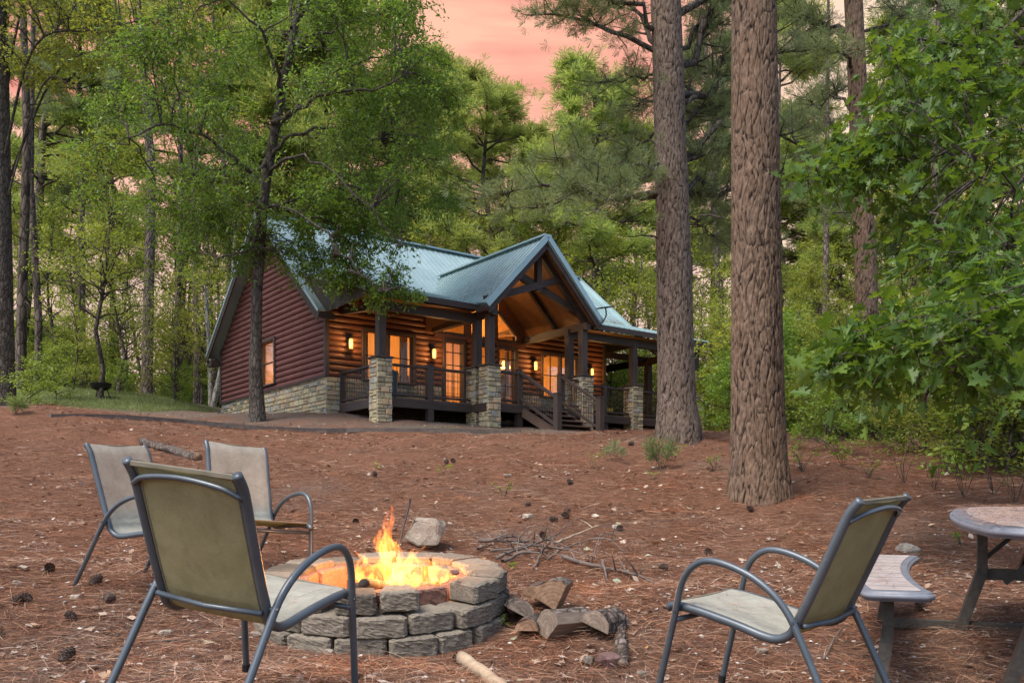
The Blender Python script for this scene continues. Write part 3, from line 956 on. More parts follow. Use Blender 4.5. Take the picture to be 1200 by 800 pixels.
F2 = [(XL, -E0, rz(E0)), (-.20, -E0, rz(E0)), (-.20, -PB, rz(PB)), (XL, -PB, rz(PB))]
B1 = [(XL, WD / 2, RZ + .06), (XR, WD / 2, RZ + .06), (XR, WD + E0, rz(E0)), (XL, WD + E0, rz(E0))]
b = MB()
b.cur = 0
slab(b, F1, TK); slab(b, F2, TK); slab(b, B1, TK); b.bar((XL + .02, -E0 + .02, rz(E0) + .02), (XL + .02, -PB, rz(PB) + .02), .04, .03)
ribs(b, F1, (1, 0, 0), (0, -1, -PIT)); ribs(b, B1, (1, 0, 0), (0, 1, -PIT))
S1 = [(-.25, -EP, ZE), (5.4 - 2.0, -EP, ZE), (5.4 - .88, -PB, ZB + .02), (-.25, -PB, ZB + .02)]
S2 = [(5.4 + 2.0, -EP, ZE), (XR, -EP, ZE), (XR, -PB, ZB + .02), (5.4 + .88, -PB, ZB + .02)]
for S_ in (S1, S2):
    slab(b, S_, .10)
    ribs(b, S_, (1, 0, 0), (0, -1, -.3))
GZ, GF, GB = 5.56, 3.5, -2.40
zf = lambda x: GZ - 1.04 * abs(x)
for s in (-1, 1):
    P = [(GX, -GF, GZ), (GX + s * 2.16, -GF, zf(2.16)), (GX + s * 2.02, -EP + .05, zf(2.02)), (GX + s * .93, -PB, zf(.93)), (GX, -GB, GZ)]
    slab(b, P, .11)
    ribs(b, P, (0, 1, 0), (s, 0, -1.04))
# ridge caps and verge flashings
b.bar((XL, WD / 2, RZ + .09), (XR, WD / 2, RZ + .09), .34, .05); b.bar((GX, -GF - .02, GZ + .03), (GX, -GB, GZ + .03), .28, .05)
roof = b.build('roof', M['roof'], cabin)
b = MB()
b.bar((XL - .02, -E0, rz(E0) - .02), (XL - .02, WD / 2, RZ + .06), .05, .09); b.bar((XL - .02, WD + E0, rz(E0) - .02), (XL - .02, WD / 2, RZ + .06), .05, .09)
b.bar((XR + .02, -E0, rz(E0) - .02), (XR + .02, WD / 2, RZ + .04), .05, .22)
for s in (-1, 1): b.bar((GX + s * 2.19, -GF - .02, zf(2.19) - .02), (GX, -GF - .02, GZ - .0), .05, .16)
build_each(b, 'verge_flashing', M['roof'], roof)
# fascias, rafters, soffits
b = MB()
b.bar((XL, -E0 - .03, rz(E0) - .14), (.0, -E0 - .03, rz(E0) - .14), .04, .2)
b.bar((-.25, -EP - .01, ZE - .10), (3.35, -EP - .01, ZE - .10), .04, .17); b.bar((7.45, -EP - .01, ZE - .10), (XR, -EP - .01, ZE - .10), .04, .17)
for s in (-1, 1):
    b.bar((GX + s * 2.13, -GF + .05, zf(2.13) - .23), (GX, -GF + .05, GZ - .22), .07, .20)
    b.bar((GX + s * 2.1, -GF, zf(2.1) - .16), (GX + s * 2.1, -EP, zf(2.1) - .16), .05, .16)
b.bar((XL - .015, -E0, rz(E0) - .19), (XL - .015, WD / 2, RZ - .12), .04, .24); b.bar((XL - .015, WD + E0, rz(E0) - .19), (XL - .015, WD / 2, RZ - .12), .04, .24)
b.box(XL + .02, -.1, WD + .02, WD + E0 + .03, rz(E0) - .42, rz(E0) - .2)
build_each(b, 'fascia', M['trim'], roof)
b = MB()
# side wall between the main slope and the raised porch roof
b.add([(-.24, -E0 + .4, rz(E0) + .1), (-.24, -PB, ZB - .02), (-.24, -EP + .05, ZE - .06), (-.24, -EP + .05, ZE - .25), (-.24, -E0, rz(E0) - .05)], [(0, 1, 2, 3, 4)])
b.build('porch_gable_end', M['trim'], cabin)
b = MB()
# porch ceiling, open truss ceiling, gable overhang soffit
b.add([(-.2, -EP + .05, ZE - .20), (3.3, -EP + .05, ZE - .20), (3.3, .0, ZE + .42), (-.2, .0, ZE + .42)], [(0, 1, 2, 3)])
b.add([(7.5, -EP + .05, ZE - .20), (XR - .05, -EP + .05, ZE - .20), (XR - .05, .0, ZE + .42), (7.5, .0, ZE + .42)], [(0, 1, 2, 3)])
b.add([(L, 0, ZE + .40), (XR - .05, 0, ZE + .40), (XR - .05, WD, ZE + .2), (L, WD, ZE + .2)], [(0, 1, 2, 3)])
for s in (-1, 1):
    b.add([(GX + s * 2.1, -GF + .08, zf(2.1) - .16), (GX, -GF + .08, GZ - .17), (GX, 0, GZ - .17), (GX + s * 2.1, 0, zf(2.1) - .16)], [(0, 1, 2, 3)])
    b.add([(GX + s * 2.1, -EP + .05, ZE - .2), (GX + s * 2.1, -EP + .05, zf(2.1)), (GX + s * 2.1, 0, ZE + .5), (GX + s * 2.1, 0, zf(2.1) - .3)], [(0, 1, 2, 3)])
build_each(b, 'porch_ceiling', M['soffit'], cabin)
b = MB()
yw = -GF + .45
b.bar((GX, yw, GZ - .35), (GX, yw, GZ - 1.55), .17, .17, (0, 1, 0))                 # king post
b.bar((GX - 1.95, yw - .03, zf(1.95) - .02), (GX + .75, yw - .03, zf(.75) - .32), .15, .20)  # crossing braces
b.bar((GX + 1.95, yw + .1, zf(1.95) - .02), (GX - .75, yw + .1, zf(.75) - .32), .15, .20)
for s in (-1, 1):
    b.bar((GX + s * 2.0, yw, zf(2.0) - .26), (GX, yw, GZ - .30), .16, .2)
    b.bar((GX + s * 1.78, -GF + .18, 3.16), (GX + s * 1.78, 0, 3.16), .19, .22)       # plates running back
    b.bar((GX + s * 1.0, -1.6, zf(1.0) - .25), (GX, -1.6, GZ - .30), .12, .14); b.bar((GX + s * 2.0, -1.6, zf(2.0) - .25), (GX + s, -1.6, zf(1.0) - .25), .12, .14)
build_each(b, 'truss_timber', M['trim'], cabin)
b = MB()
b.bar((.35, -2.4, 3.06), (3.75, -2.4, 3.06), .19, .24); b.bar((7.05, -2.4, 3.06), (13.2, -2.4, 3.06), .19, .24)
b.bar((.45, -2.4, 3.06), (.45, 0, 3.3), .15, .2); b.bar((13.05, -2.4, 3.05), (13.05, 4.5, 3.05), .17, .24)
b.bar((10.8, -.05, 3.1), (13.1, -.05, 3.1), .15, .2)
build_each(b, 'porch_beam', M['trim'], cabin)
# king columns: timber post on a stone pier
PIERS = [(.45, 2.4), (3.63, 2.4), (3.63, 3.05), (7.18, 2.4), (7.18, 3.05), (10.0, 2.4), (13.05, 2.4), (13.05, 0.1)]
for i, (x, p) in enumerate(PIERS):
    c = MB(); c.bbox(x - .11, x + .11, -p - .11, -p + .11, 1.66, 3.1, .01)
    post = c.build('porch_post', M['trim_z'], cabin)
    if i == 7:
        c2 = MB(); c2.bbox(x - .1, x + .1, -p - .1, -p + .1, -.2, 1.66, .01); c2.build('post_foot', M['trim_z'], post)
        continue
    s = .20
    q = MB(); rr = random.Random(40 + i)
    stones(q, 'x', -p - s, -1, x - s - .03, x + s + .03, -.65, 1.60, rr=rr, wmin=.1, wmax=.3)
    stones(q, 'x', -p + s, 1, x - s - .03, x + s + .03, -.65, 1.60, rr=rr, wmin=.1, wmax=.3)
    stones(q, 'y', x - s, -1, -p - s - .01, -p + s + .01, -.65, 1.60, rr=rr, wmin=.1, wmax=.3)
    stones(q, 'y', x + s, 1, -p - s - .01, -p + s + .01, -.65, 1.60, rr=rr, wmin=.1, wmax=.3)
    q.box(x - s, x + s, -p - s, -p + s, -.66, 1.59)
    pr = q.build('stone_pier', M['stone'], cabin)
    k = MB(); k.bbox(x - s - .07, x + s + .07, -p - s - .07, -p + s + .07, 1.602, 1.66, .012); k.build('cap', M['trim'], pr)
# deck
b = MB()
def boards(x0, x1, p0, p1):
    x = x0
    y = -p1
    while y < -p0 - .01:
        b.box(x0, x1, y, min(y + .135, -p0), FL - .035, FL); y += .14
boards(.36, 13.25, .03, 2.5); boards(3.4, 7.4, 2.5, 3.18)
b.build('deck_floor', M['deck'], cabin)
b = MB()
def rim(p, q): b.bar((p[0], -p[1], FL - .15), (q[0], -q[1], FL - .15), .045, .22)
rim((.38, .0), (.38, 2.5)); rim((.38, 2.5), (3.38, 2.5)); rim((3.38, 2.45), (3.38, 3.18)); rim((3.38, 3.2), (7.42, 3.2)); rim((7.42, 3.18), (7.42, 2.52)); rim((7.42, 2.52), (13.25, 2.52))
rim((.38, 1.2), (13.2, 1.2))
for x, p in ((1.99, 2.42), (1.99, 1.2), (4.64, 3.08), (6.24, 3.08), (8.66, 2.42), (11.5, 2.42), (5.4, 1.2), (9, 1.2)):
    b.box(x - .09, x + .09, -p - .09, -p + .09, -.7, FL - .26)
b.build('deck_frame', M['trim'], cabin)
# railings
def rail(p, q, zt0=FL + .90, zt1=None, zb0=FL + .10, zb1=None, posts=(True, True), post_drop=.12):
    zt1 = zt0 if zt1 is None else zt1; zb1 = zb0 if zb1 is None else zb1
    a_, c_ = Vector((p[0], -p[1], 0)), Vector((q[0], -q[1], 0))
    m = MB()
    m.bar(a_ + Vector((0, 0, zt0)), c_ + Vector((0, 0, zt1)), .13, .06)
    m.bar(a_ + Vector((0, 0, zb0)), c_ + Vector((0, 0, zb1)), .09, .06)
    o = m.build('railing', M['trim'], cabin)
    d = (c_ - a_).length; n = max(2, int(d / .105))
    k = MB()
    for i in range(1, n):
        t = i / n; c0 = a_.lerp(c_, t)
        k.bar(c0 + Vector((0, 0, zb0 + (zb1 - zb0) * t)), c0 + Vector((0, 0, zt0 + (zt1 - zt0) * t)), .012, .012, (0, 1, 0))
    for f_ in (.2, .4, .6, .8):
        k.bar(a_ + Vector((0, 0, zb0 + (zt0 - zb0) * f_)), c_ + Vector((0, 0, zb1 + (zt1 - zb1) * f_)), .009, .009)
    k.build('wire_infill', M['rail_metal'], o)
def newel(x, p, z0, z1, s=.075):
    m = MB(); m.bbox(x - s, x + s, -p - s, -p + s, z0, z1 - .03, .008); m.bbox(x - s - .012, x + s + .012, -p - s - .012, -p + s + .012, z1 - .028, z1, .008)
    m.build('newel_post', M['trim_z'], cabin)
rail((.45, .10), (.45, 2.15)); rail((.72, 2.42), (1.92, 2.42)); rail((2.06, 2.42), (3.38, 2.42))
rail((3.88, 3.08), (4.57, 3.08)); rail((6.31, 3.08), (6.93, 3.08)); rail((7.45, 2.42), (8.59, 2.42)); rail((8.73, 2.42), (9.74, 2.42)); rail((10.25, 2.42), (12.8, 2.42)); rail((13.05, 2.1), (13.05, .25))
newel(.45, .06, FL, FL + 1.0); newel(1.99, 2.42, FL - .26, FL + 1.0, .09); newel(8.66, 2.42, FL - .3, FL + 1.0); newel(4.64, 3.1, FL - .26, FL + 1.04, .085); newel(6.24, 3.1, FL - .26, FL + 1.04, .085)
newel(4.64, 4.87, -.42, FL + .17, .09); newel(6.24, 4.87, -.42, FL + .17, .09)
for x in (4.64, 6.24): rail((x, 3.18), (x, 4.80), FL + .93, FL + .05, FL + .16, FL - .72)
# steps
b = MB()
for i in range(5):
    z = FL - .175 * (i + 1); y0 = 3.2 + .33 * i
    b.bbox(4.72, 6.16, -y0 - .36, -y0 + .0, z, z + .04, .006)
    b.box(4.74, 6.14, -y0 - .02, -y0 - .0, z - .14, z)
st = b.build('porch_steps', M['deck'], cabin)
b = MB()
for x in (4.70, 6.18): b.bar((x, -3.2, FL - .22), (x, -4.9, FL - 1.02), .05, .26)
build_each(b, 'stringer', M['deck'], st)
# wall lamps
for i, x in enumerate((.66, 3.52, 7.56, 10.12)):
    z = 2.36
    m = MB(); m.bbox(x - .06, x + .06, -.13, -.09, z - .05, z + .30, .006); m.bar((x, -.12, z + .2), (x, -.22, z + .2), .03, .03); m.bbox(x - .075, x + .075, -.29, -.14, z + .13, z + .16, .006)
    for (sx, sy) in ((-1, 0), (1, 0), (0, -1), (0, 1)): m.box(x + sx * .062 - .006, x + sx * .062 + .006, -.215 + sy * .062 - .006, -.215 + sy * .062 + .006, z - .16, z + .13)
    m.box(x - .07, x + .07, -.285, -.145, z - .175, z - .16)
    w = m.build('wall_lamp', M['black_metal'], cabin)
    g = MB(); g.tube([(x, -.215, z - .155), (x, -.215, z + .125)], .052, 12); g.build('lamp_shade', M['lamp_glow'], w, True)
    ld = bpy.data.lights.new('wall lamp light', 'POINT'); ld.energy = 15; ld.color = (1.0, 0.50, 0.17); ld.shadow_soft_size = .07
    lo = link('wall_lamp_light', ld, cabin); lo.location = (x, -.40, z)
# lamps inside the rooms
for x, y, z, e_ in ((2.2, 3.0, 2.7, 95), (5.4, 2.6, 3.6, 150), (8.8, 3.2, 2.7, 95), (1.0, 4.9, 2.2, 26), (5.4, 1.3, 4.1, 45)):
    ld = bpy.data.lights.new('room light', 'POINT'); ld.energy = e_; ld.color = (1.0, 0.62, 0.27); ld.shadow_soft_size = .15
    lo = link('room_light', ld, cabin); lo.location = (x, y, z)
    g = MB(); g.tube([(x, y, z + .12), (x, y, z + .38)], [.2, .1], 12); g.build('ceiling_lamp', M['lamp_glow'], cabin)
ld = bpy.data.lights.new('porch ceiling light', 'POINT'); ld.energy = 9; ld.color = (1.0, 0.55, 0.2); ld.shadow_soft_size = .1
lo = link('porch_light', ld, cabin); lo.location = (GX, -1.2, 4.5)
g = MB(); g.tube([(GX, -1.2, 4.62), (GX, -1.2, 4.75)], [.12, .06], 10); g.build('pendant_lamp', M['black_metal'], cabin)
# roof antenna on the right foot of the entry gable
m = MB()
m.tube(crom([(GX + 1.95, -GF - .06, 3.15), (GX + 2.12, -GF - .1, 3.3), (GX + 2.25, -GF - .1, 3.5), (GX + 2.23, -GF - .1, 3.72)], 4), .022, 8)
an = m.build('antenna_mast', M['black_metal'], cabin)
m = MB(); m.bar((GX + 1.95, -GF - .12, 3.68), (GX + 2.5, -GF - .08, 3.80), .25, .035); m.build('dish', M['black_metal'], an)

# things on and by the porch
def on_cabin(x, p, z=0.0):
    return cabin_m @ Vector((x, -p, z))
cabin_m = Matrix.Translation((-5.37, 26.0, 3.3)) @ Matrix.Rotation(TH, 4, 'Z')
t = thing('trash_bin', 'blue grey plastic bin on the porch beside the left stone pier', 'bin', on_cabin(.98, 1.95, FL), (0, 0, TH))
m = MB()
m.tube([(0, 0, 0), (0, 0, .7)], [.19, .25], 12); m.build('body', M['bin'], t)
m = MB(); m.tube([(0, 0, .70), (0, 0, .76), (0, 0, .82)], [.275, .265, .12], 12); m.build('lid', M['bin'], t)
t = thing('porch_stool', 'small yellow topped item on the right end of the porch', 'stool', on_cabin(9.3, 1.9, FL), (0, 0, TH))
m = MB(); m.bbox(-.17, .17, -.14, .14, .16, .3, .03); m.build('body', M['yellow'], t)
for sx in (-1, 1):
    for sy in (-1, 1):
        m = MB(); m.tube([(sx * .14, sy * .11, 0), (sx * .12, sy * .1, .17)], .02, 6); m.build('leg', M['black_metal'], t)

# landscape timbers along the bank
pts = [at(58, 488, 12, 40), at(215, 495, 12, 40), at(405, 508, 12, 40), at(610, 507.5, 12, 40)]
names = ['dark weathered landscape timber at the left end of the bank edge', 'weathered landscape timber edging the bank in front of the oak trunk', 'grey landscape timber edging the bank below the porch steps']
for i in range(3):
    a_, c_ = pts[i], pts[i + 1]
    n = 8
    m = MB()
    d = (c_ - a_).normalized()
    nn = 10
    prev = None
    for k in range(nn):
        p0 = a_.lerp(c_, k / nn + .0); p1 = a_.lerp(c_, (k + 1) / nn)
        p0.z = float(gz(p0.x, p0.y)[0]) + .035; p1.z = float(gz(p1.x, p1.y)[0]) + .035
        m.bar(p0, p1, .12, .11)
    o = m.build('landscape_timber', M['timber']); tag(o, names[i], 'timber edging', 'landscape timbers edging the bank')
# ------------------------------------------------------------------ foliage tools
RS = np.random.RandomState(11)
def unit(v): return v / (np.linalg.norm(v, axis=-1, keepdims=True) + 1e-9)
LEAF_S = (np.array([(0, 0, 0), (.5, .27, .07), (1, 0, -.05), (.5, -.27, .07)]), [np.array([(0, 1, 2), (0, 2, 3)])])
LEAF_Q = (np.array([(0, 0, 0), (.35, .20, .05), (.8, .16, 0), (1, 0, -.06), (.8, -.16, 0), (.35, -.20, .05)]), [np.array([(0, 1, 2, 3), (0, 3, 4, 5)])])
def lobed():
    half = [(0.0, 0.0), (.16, .04), (.20, .17), (.13, .25), (.27, .26), (.37, .10), (.43, .26), (.34, .40), (.50, .37), (.56, .47), (.60, .34), (.72, .32), (.64, .12), (.76, .12), (.82, .20), (.88, .08), (1.0, 0.0)]
    n = len(half)
    V = [(x, y, .22 * y - .10 * x * x) for x, y in half] + [(x, -y, .22 * y - .10 * x * x) for x, y in half[1:-1]]
    f1 = list(range(n)); f2 = [0] + [n + i for i in range(n - 2)] + [n - 1]
    # triangulate each half as a fan of quads against the midrib: keep n-gons
    return np.array(V, float), [np.array([f1]), np.array([f2[::-1]])]
LEAF_L = lobed()
LEAF_C = (LEAF_L[0] * np.array([.92, .72, 1.0]) + np.stack([0 * LEAF_L[0][:, 0], 0 * LEAF_L[0][:, 0], -.42 * LEAF_L[0][:, 0] ** 2 + .30 * np.abs(LEAF_L[0][:, 1])], 1), LEAF_L[1])
def tuft_tpl(n, spread, w, seed, droop=0.0):
    r = np.random.RandomState(seed)
    V = [(0, 0, 0)]; Fs = []
    for i in range(n):
        th = r.uniform(0, 2 * math.pi); ph = spread * math.sqrt(r.uniform(0.03, 1))
        d = np.array([math.cos(ph), math.sin(ph) * math.cos(th), math.sin(ph) * math.sin(th)]) * r.uniform(.7, 1.0)
        s = unit(np.cross(d, r.normal(size=3))) * w
        k = len(V)
        V += [tuple(d + s - np.array([0, 0, droop])), tuple(d - s - np.array([0, 0, droop]))]
        Fs.append((0, k, k + 1))
    return np.array(V), [np.array(Fs)]
TUFT = tuft_tpl(16, 1.35, .035, 1)
TUFT2 = tuft_tpl(22, 1.2, .022, 2)
def scatter(g, P, D, Nn, S, tpl):
    V0, Fs = tpl
    D = unit(D)
    Y = unit(np.cross(Nn, D)); Z = np.cross(D, Y)
    V = P[:, None, :] + S[:, None, None] * (V0[None, :, 0:1] * D[:, None, :] + V0[None, :, 1:2] * Y[:, None, :] + V0[None, :, 2:3] * Z[:, None, :])
    n, k = len(P), len(V0)
    off = (np.arange(n) * k)[:, None, None]
    g.add(V.reshape(-1, 3), [(f[None] + off).reshape(-1, f.shape[1]) for f in Fs])

def spray(gl, gw, C, rad, twigs, per, size, tpl, rs, flat=.55, droop=.35, jit=.5, tw=.008, ntmp=5, up=1.0):
    """a bough: twigs fanning out from C, leaves set along each twig"""
    C = np.asarray(C, float)
    d = rs.normal(size=(twigs, 3)); d[:, 2] *= flat; d = unit(d)
    ln = rad * rs.uniform(.55, 1.15, twigs)
    P0 = C + rs.normal(size=(twigs, 3)) * rad * .22
    t = (np.arange(ntmp) / (ntmp - 1.0))
    if gw is not None:
        for i in range(twigs):
            pts = P0[i] + d[i] * (ln[i] * t)[:, None]; pts[:, 2] -= droop * ln[i] * t ** 2
            gw.tube(pts, np.linspace(tw, tw * .35, ntmp), 3)
    u = rs.uniform(.12, 1.05, (twigs, per))
    P = P0[:, None, :] + d[:, None, :] * (ln[:, None] * u)[..., None]
    P[..., 2] -= droop * ln[:, None] * u ** 2
    P = P.reshape(-1, 3)
    P += rs.normal(size=P.shape) * size * .45
    dd = np.repeat(d, per, 0) + rs.normal(size=P.shape) * .75
    dd[:, 2] -= droop * .8
    nn = rs.normal(size=P.shape) * jit; nn[:, 2] += up
    scatter(gl, P, dd, nn, size * rs.uniform(.6, 1.2, len(P)), tpl)

def limb_path(a, c, rs, sag=.0, lift=.25, k=7, wob=.06):
    a, c = np.asarray(a, float), np.asarray(c, float)
    L_ = np.linalg.norm(c - a)
    t = np.linspace(0, 1, k)[:, None]
    P = a + (c - a) * t
    P[:, 2] += (lift * L_ * (np.sin(t[:, 0] * math.pi) * .5)) - sag * L_ * t[:, 0] ** 2
    P[1:-1] += rs.normal(size=(k - 2, 3)) * wob * L_ * .5
    return P

def trunk_interp(path, rads, z):
    path = np.asarray(path); 
    i = int(np.clip(np.searchsorted(path[:, 2], z) - 1, 0, len(path) - 2))
    t = (z - path[i, 2]) / (path[i + 1, 2] - path[i, 2] + 1e-9)
    t = min(max(t, 0), 1)
    return path[i] * (1 - t) + path[i + 1] * t, rads[i] * (1 - t) + rads[i + 1] * t

def bark_trunk(name, pts, rads, mat, nseg, dz, amp, sx, sz, flare=0, seed=0, smooth=True):
    """trunk with real raised bark plates; pts bottom to top, local"""
    pts = np.asarray(pts, float)
    L_ = np.linalg.norm(np.diff(pts, axis=0), axis=1).sum()
    n = int(L_ / dz)
    cz = np.concatenate([[0], np.cumsum(np.linalg.norm(np.diff(pts, axis=0), axis=1))])
    s = np.linspace(0, L_, n)
    P = np.stack([np.interp(s, cz, pts[:, i]) for i in range(3)], 1)
    k = min(9, n // 4 * 2 + 1)
    Rr = np.interp(s, cz, rads)
    an = np.linspace(0, 2 * math.pi, nseg, endpoint=False)
    fl = 1 + flare * np.exp(-s / .35)[:, None] * (1 + .45 * np.sin(5 * an + seed)[None] + .25 * np.sin(9 * an + 2 * seed)[None])
    RR = Rr[:, None] * fl
    D = np.zeros((n, nseg))
    if amp > 0:
        for i in range(n):
            for j in range(nseg):
                r = Rr[i]
                q = Vector((math.cos(an[j]) * r * sx + seed * 3, math.sin(an[j]) * r * sx, s[i] * sz))
                wq = mnoise.noise(q * .5) * 1.1
                q = q + Vector((wq, -wq, wq))
                dist, _ = mnoise.voronoi(q)
                e_ = dist[1] - dist[0] + .07 * mnoise.noise(q * 3.1) + .06 * mnoise.noise(q * 7.3)
                d2, _ = mnoise.voronoi(q * 1.9 + Vector((7, 3, 1)))
                D[i, j] = .72 * min(1, max(0, e_) / .13) + .28 * min(1, (d2[1] - d2[0]) / .2) - .5 + .10 * mnoise.noise(q * 4) + .10 * mnoise.noise(q * 11)
    RR = RR + amp * D
    V = np.stack([P[:, 0:1] + RR * np.cos(an), P[:, 1:2] + RR * np.sin(an), np.repeat(P[:, 2:3], nseg, 1)], -1).reshape(-1, 3)
    i = np.arange(n - 1)[:, None] * nseg; j = np.arange(nseg)[None]; j2 = (j + 1) % nseg
    Q = np.stack([i + j, i + j2, i + nseg + j2, i + nseg + j], -1).reshape(-1, 4)
    g = NG(); g.add(V, Q)
    me = g.mesh(name, mat, smooth)
    if amp > 0:
        a_ = me.attributes.new('plate', 'FLOAT', 'POINT'); a_.data.foreach_set('value', (D.ravel() + .5).astype(np.float32))
    return me

def px3(px, py, d):
    """point at depth d in front of the eye that the photo shows at (px, py)"""
    return np.array([(px - CX) / F * d, d, CZ + (HY - py) / F * d])

def make_tree(name, label, cat, base, trunk_pts, trunk_r, bark, crown_fn, group=None, bark_opt=None, crown_mat=None, limb_mat=None):
    """trunk_pts and crown in world coordinates, converted to the tree's own frame"""
    t = thing(name, label, cat, base, group=group)
    b0 = np.array(base[:])
    tp = np.asarray(trunk_pts, float) - b0
    o = bark_opt or dict(nseg=20, dz=.25, amp=0, sx=8, sz=3)
    link('trunk', bark_trunk('trunk', tp, trunk_r, bark, **o), t)
    gl, gw = NG(), NG()
    crown_fn(gl, gw, tp, trunk_r, b0)
    if gw.n: link('limbs', gw.mesh('limbs', limb_mat or bark, True), t)
    if gl.n: link('crown', gl.mesh('crown', crown_mat), t)
    return t

# ------------------------------------------------------------------ the water oak in front of the cabin corner
rs = np.random.RandomState(21)
ob = at(302, 494, 15, 40); OD = ob.y
opts = [(302, 500), (301, 470), (299, 430), (300, 400), (301, 340), (304, 300), (307, 250), (312, 210), (322, 155), (333, 95), (343, 45), (352, 0), (360, -60), (366, -150), (372, -240)]
tpts = np.array([px3(x, y, OD) for x, y in opts]); tpts[0, 2] = ob.z - .3
tr = [.22, .19, .165, .15, .145, .14, .135, .13, .12, .105, .09, .08, .065, .05, .02]
oak_cl = []
def reg(n, x0, x1, y0, y1, dd, r):
    for _ in range(n): oak_cl.append((rs.uniform(x0, x1), rs.uniform(y0, y1), rs.uniform(-dd, dd), r * rs.uniform(.75, 1.2)))
reg(24, 300, 495, -150, 20, 3, 1.0); reg(16, 400, 505, 20, 80, 2.8, .8); reg(16, 440, 530, 75, 150, 2.4, .75); reg(12, 450, 525, 150, 225, 2.0, .75)
reg(14, 385, 480, 200, 290, 1.6, .75); reg(16, 380, 460, 60, 200, 2.8, .9); reg(16, 340, 430, 255, 330, 1.2, .62); reg(16, 300, 410, 225, 300, 1.2, .55); reg(10, 385, 480, 275, 335, .9, .5); reg(9, 405, 465, 310, 352, 1.0, .42); reg(3, 455, 505, 318, 350, .8, .3)
reg(22, 180, 300, 95, 250, 3, .95); reg(14, 215, 310, 225, 300, 1.8, .7); reg(16, 190, 330, -80, 90, 3, .9); reg(8, 130, 200, 120, 260, 2.5, .8); reg(4, 262, 292, 285, 315, 1.2, .45)
OAK_LIMBS = [(7.9, [(345, 130, -.8), (370, 112, -1.4), (425, 106, -1.8), (470, 95, -2)], .075), (7.0, [(345, 160, -.3), (395, 150, .5), (450, 165, 1)], .065), (6.6, [(330, 190, -.6), (365, 185, -1), (420, 230, -1.4), (470, 290, -1.3)], .05),
   (6.9, [(290, 200, -1), (250, 165, -1.4), (190, 150, -2), (150, 160, -2.2)], .06), (9.2, [(352, 50, .8), (400, 30, 1.5), (460, 10, 1.8)], .06), (8.6, [(318, 60, -1), (290, 20, -1.5), (250, -20, -2)], .055), (6.2, [(280, 240, 1), (240, 210, 1.8), (190, 215, 2.4)], .05),
   (5.6, [(330, 240, -1), (370, 262, -1.5), (420, 320, -1.4), (455, 340, -1.2)], .04), (10.4, [(330, -40, 1), (290, -90, 1.6)], .05), (10.8, [(400, -60, -1), (450, -110, -1.5)], .05), (6.0, [(290, 290, -.5), (262, 300, -.8), (240, 320, -1)], .035), (7.6, [(350, 120, 1.4), (400, 80, 2.4), (470, 60, 2.8)], .055)]
def oak_crown(gl, gw, tp, trr, b0):
    A = []
    for (z0, pts, r0) in OAK_LIMBS:
        a_, ra = trunk_interp(tp, trr, z0)
        P = crom([a_] + [px3(x, y, OD + dd) - b0 for (x, y, dd) in pts], 4)
        P = [p + rs.normal(size=3) * .05 for p in P]
        gw.tube(P, np.linspace(r0, .018, len(P)), 6); A.append(np.array(P)[3:])
    for zz in np.arange(9, 19, .5): A.append(trunk_interp(tp, trr, zz)[0][None])
    A = np.concatenate(A)
    for (x, y, dd, r) in oak_cl:
        C = px3(x, y, OD) ; C[1] += dd; C = C - b0
        if y > 280: C = px3(x, y, OD + dd * .5) - b0
        a_ = A[np.argmin(np.linalg.norm(A - C, axis=1) + np.maximum(0, A[:, 2] - C[2]) * .3)]
        P = limb_path(a_, C, rs, lift=.22, wob=.09, k=8)
        Ln = np.linalg.norm(C - a_)
        gw.tube(P, np.linspace(.010 + .007 * Ln, .006, 8), 5)
        k = 28 if r > .7 else 22
        spray(gl, gw, C, r, int(k * .8 * (r / .8) ** 1.3) + 6, 15, .105, LEAF_Q, rs, flat=.5, droop=.35, tw=.007)
make_tree('water_oak', 'tall leafy oak with slender leaning trunk in front of the left cabin corner', 'tree', ob, tpts, tr, M['bark_thin'], oak_crown,
          bark_opt=dict(nseg=28, dz=.06, amp=.012, sx=18, sz=5, flare=.35, seed=2), crown_mat=M['leaf_oak'], limb_mat=M['bark_thin'])

# ------------------------------------------------------------------ the two big pines
def pine_limb(gl, gw, P, r0, rs, ntw, tl, size, tpl, per=6, fl=.35, cs=.3, lift=.1, start=.35):
    """limb P with side twigs carrying needle tufts"""
    P = np.asarray(P, float)
    n = len(P)
    gw.tube(P, np.linspace(r0, r0 * .25, n), 6)
    cum = np.linspace(0, 1, n)
    for i in range(ntw):
        u = rs.uniform(start, 1.0)
        p = np.array([np.interp(u, cum, P[:, k]) for k in range(3)])
        ax = P[min(n - 1, int(u * (n - 1)) + 1)] - P[max(0, int(u * (n - 1)) - 1)]
        d = unit(ax * .6 / (np.linalg.norm(ax) + 1e-6) + rs.normal(size=3) * np.array([1, 1, fl]) + np.array([0, 0, lift]))
        l = tl * rs.uniform(.5, 1.2)
        tt = np.linspace(0, 1, 5)[:, None]
        tw = p + d * l * tt + rs.normal(size=(5, 3)) * .03 * l * tt
        tw[:, 2] += .12 * l * tt[:, 0] ** 2
        gw.tube(tw, np.linspace(r0 * .3, .006, 5), 4)
        uu = rs.uniform(.35, 1.05, per)[:, None]
        Q = p + d * l * uu + rs.normal(size=(per, 3)) * l * cs * uu
        D = d + rs.normal(size=(per, 3)) * .7 + np.array([0, 0, .35])
        scatter(gl, Q, D, rs.normal(size=(per, 3)), size * rs.uniform(.7, 1.25, per), tpl)

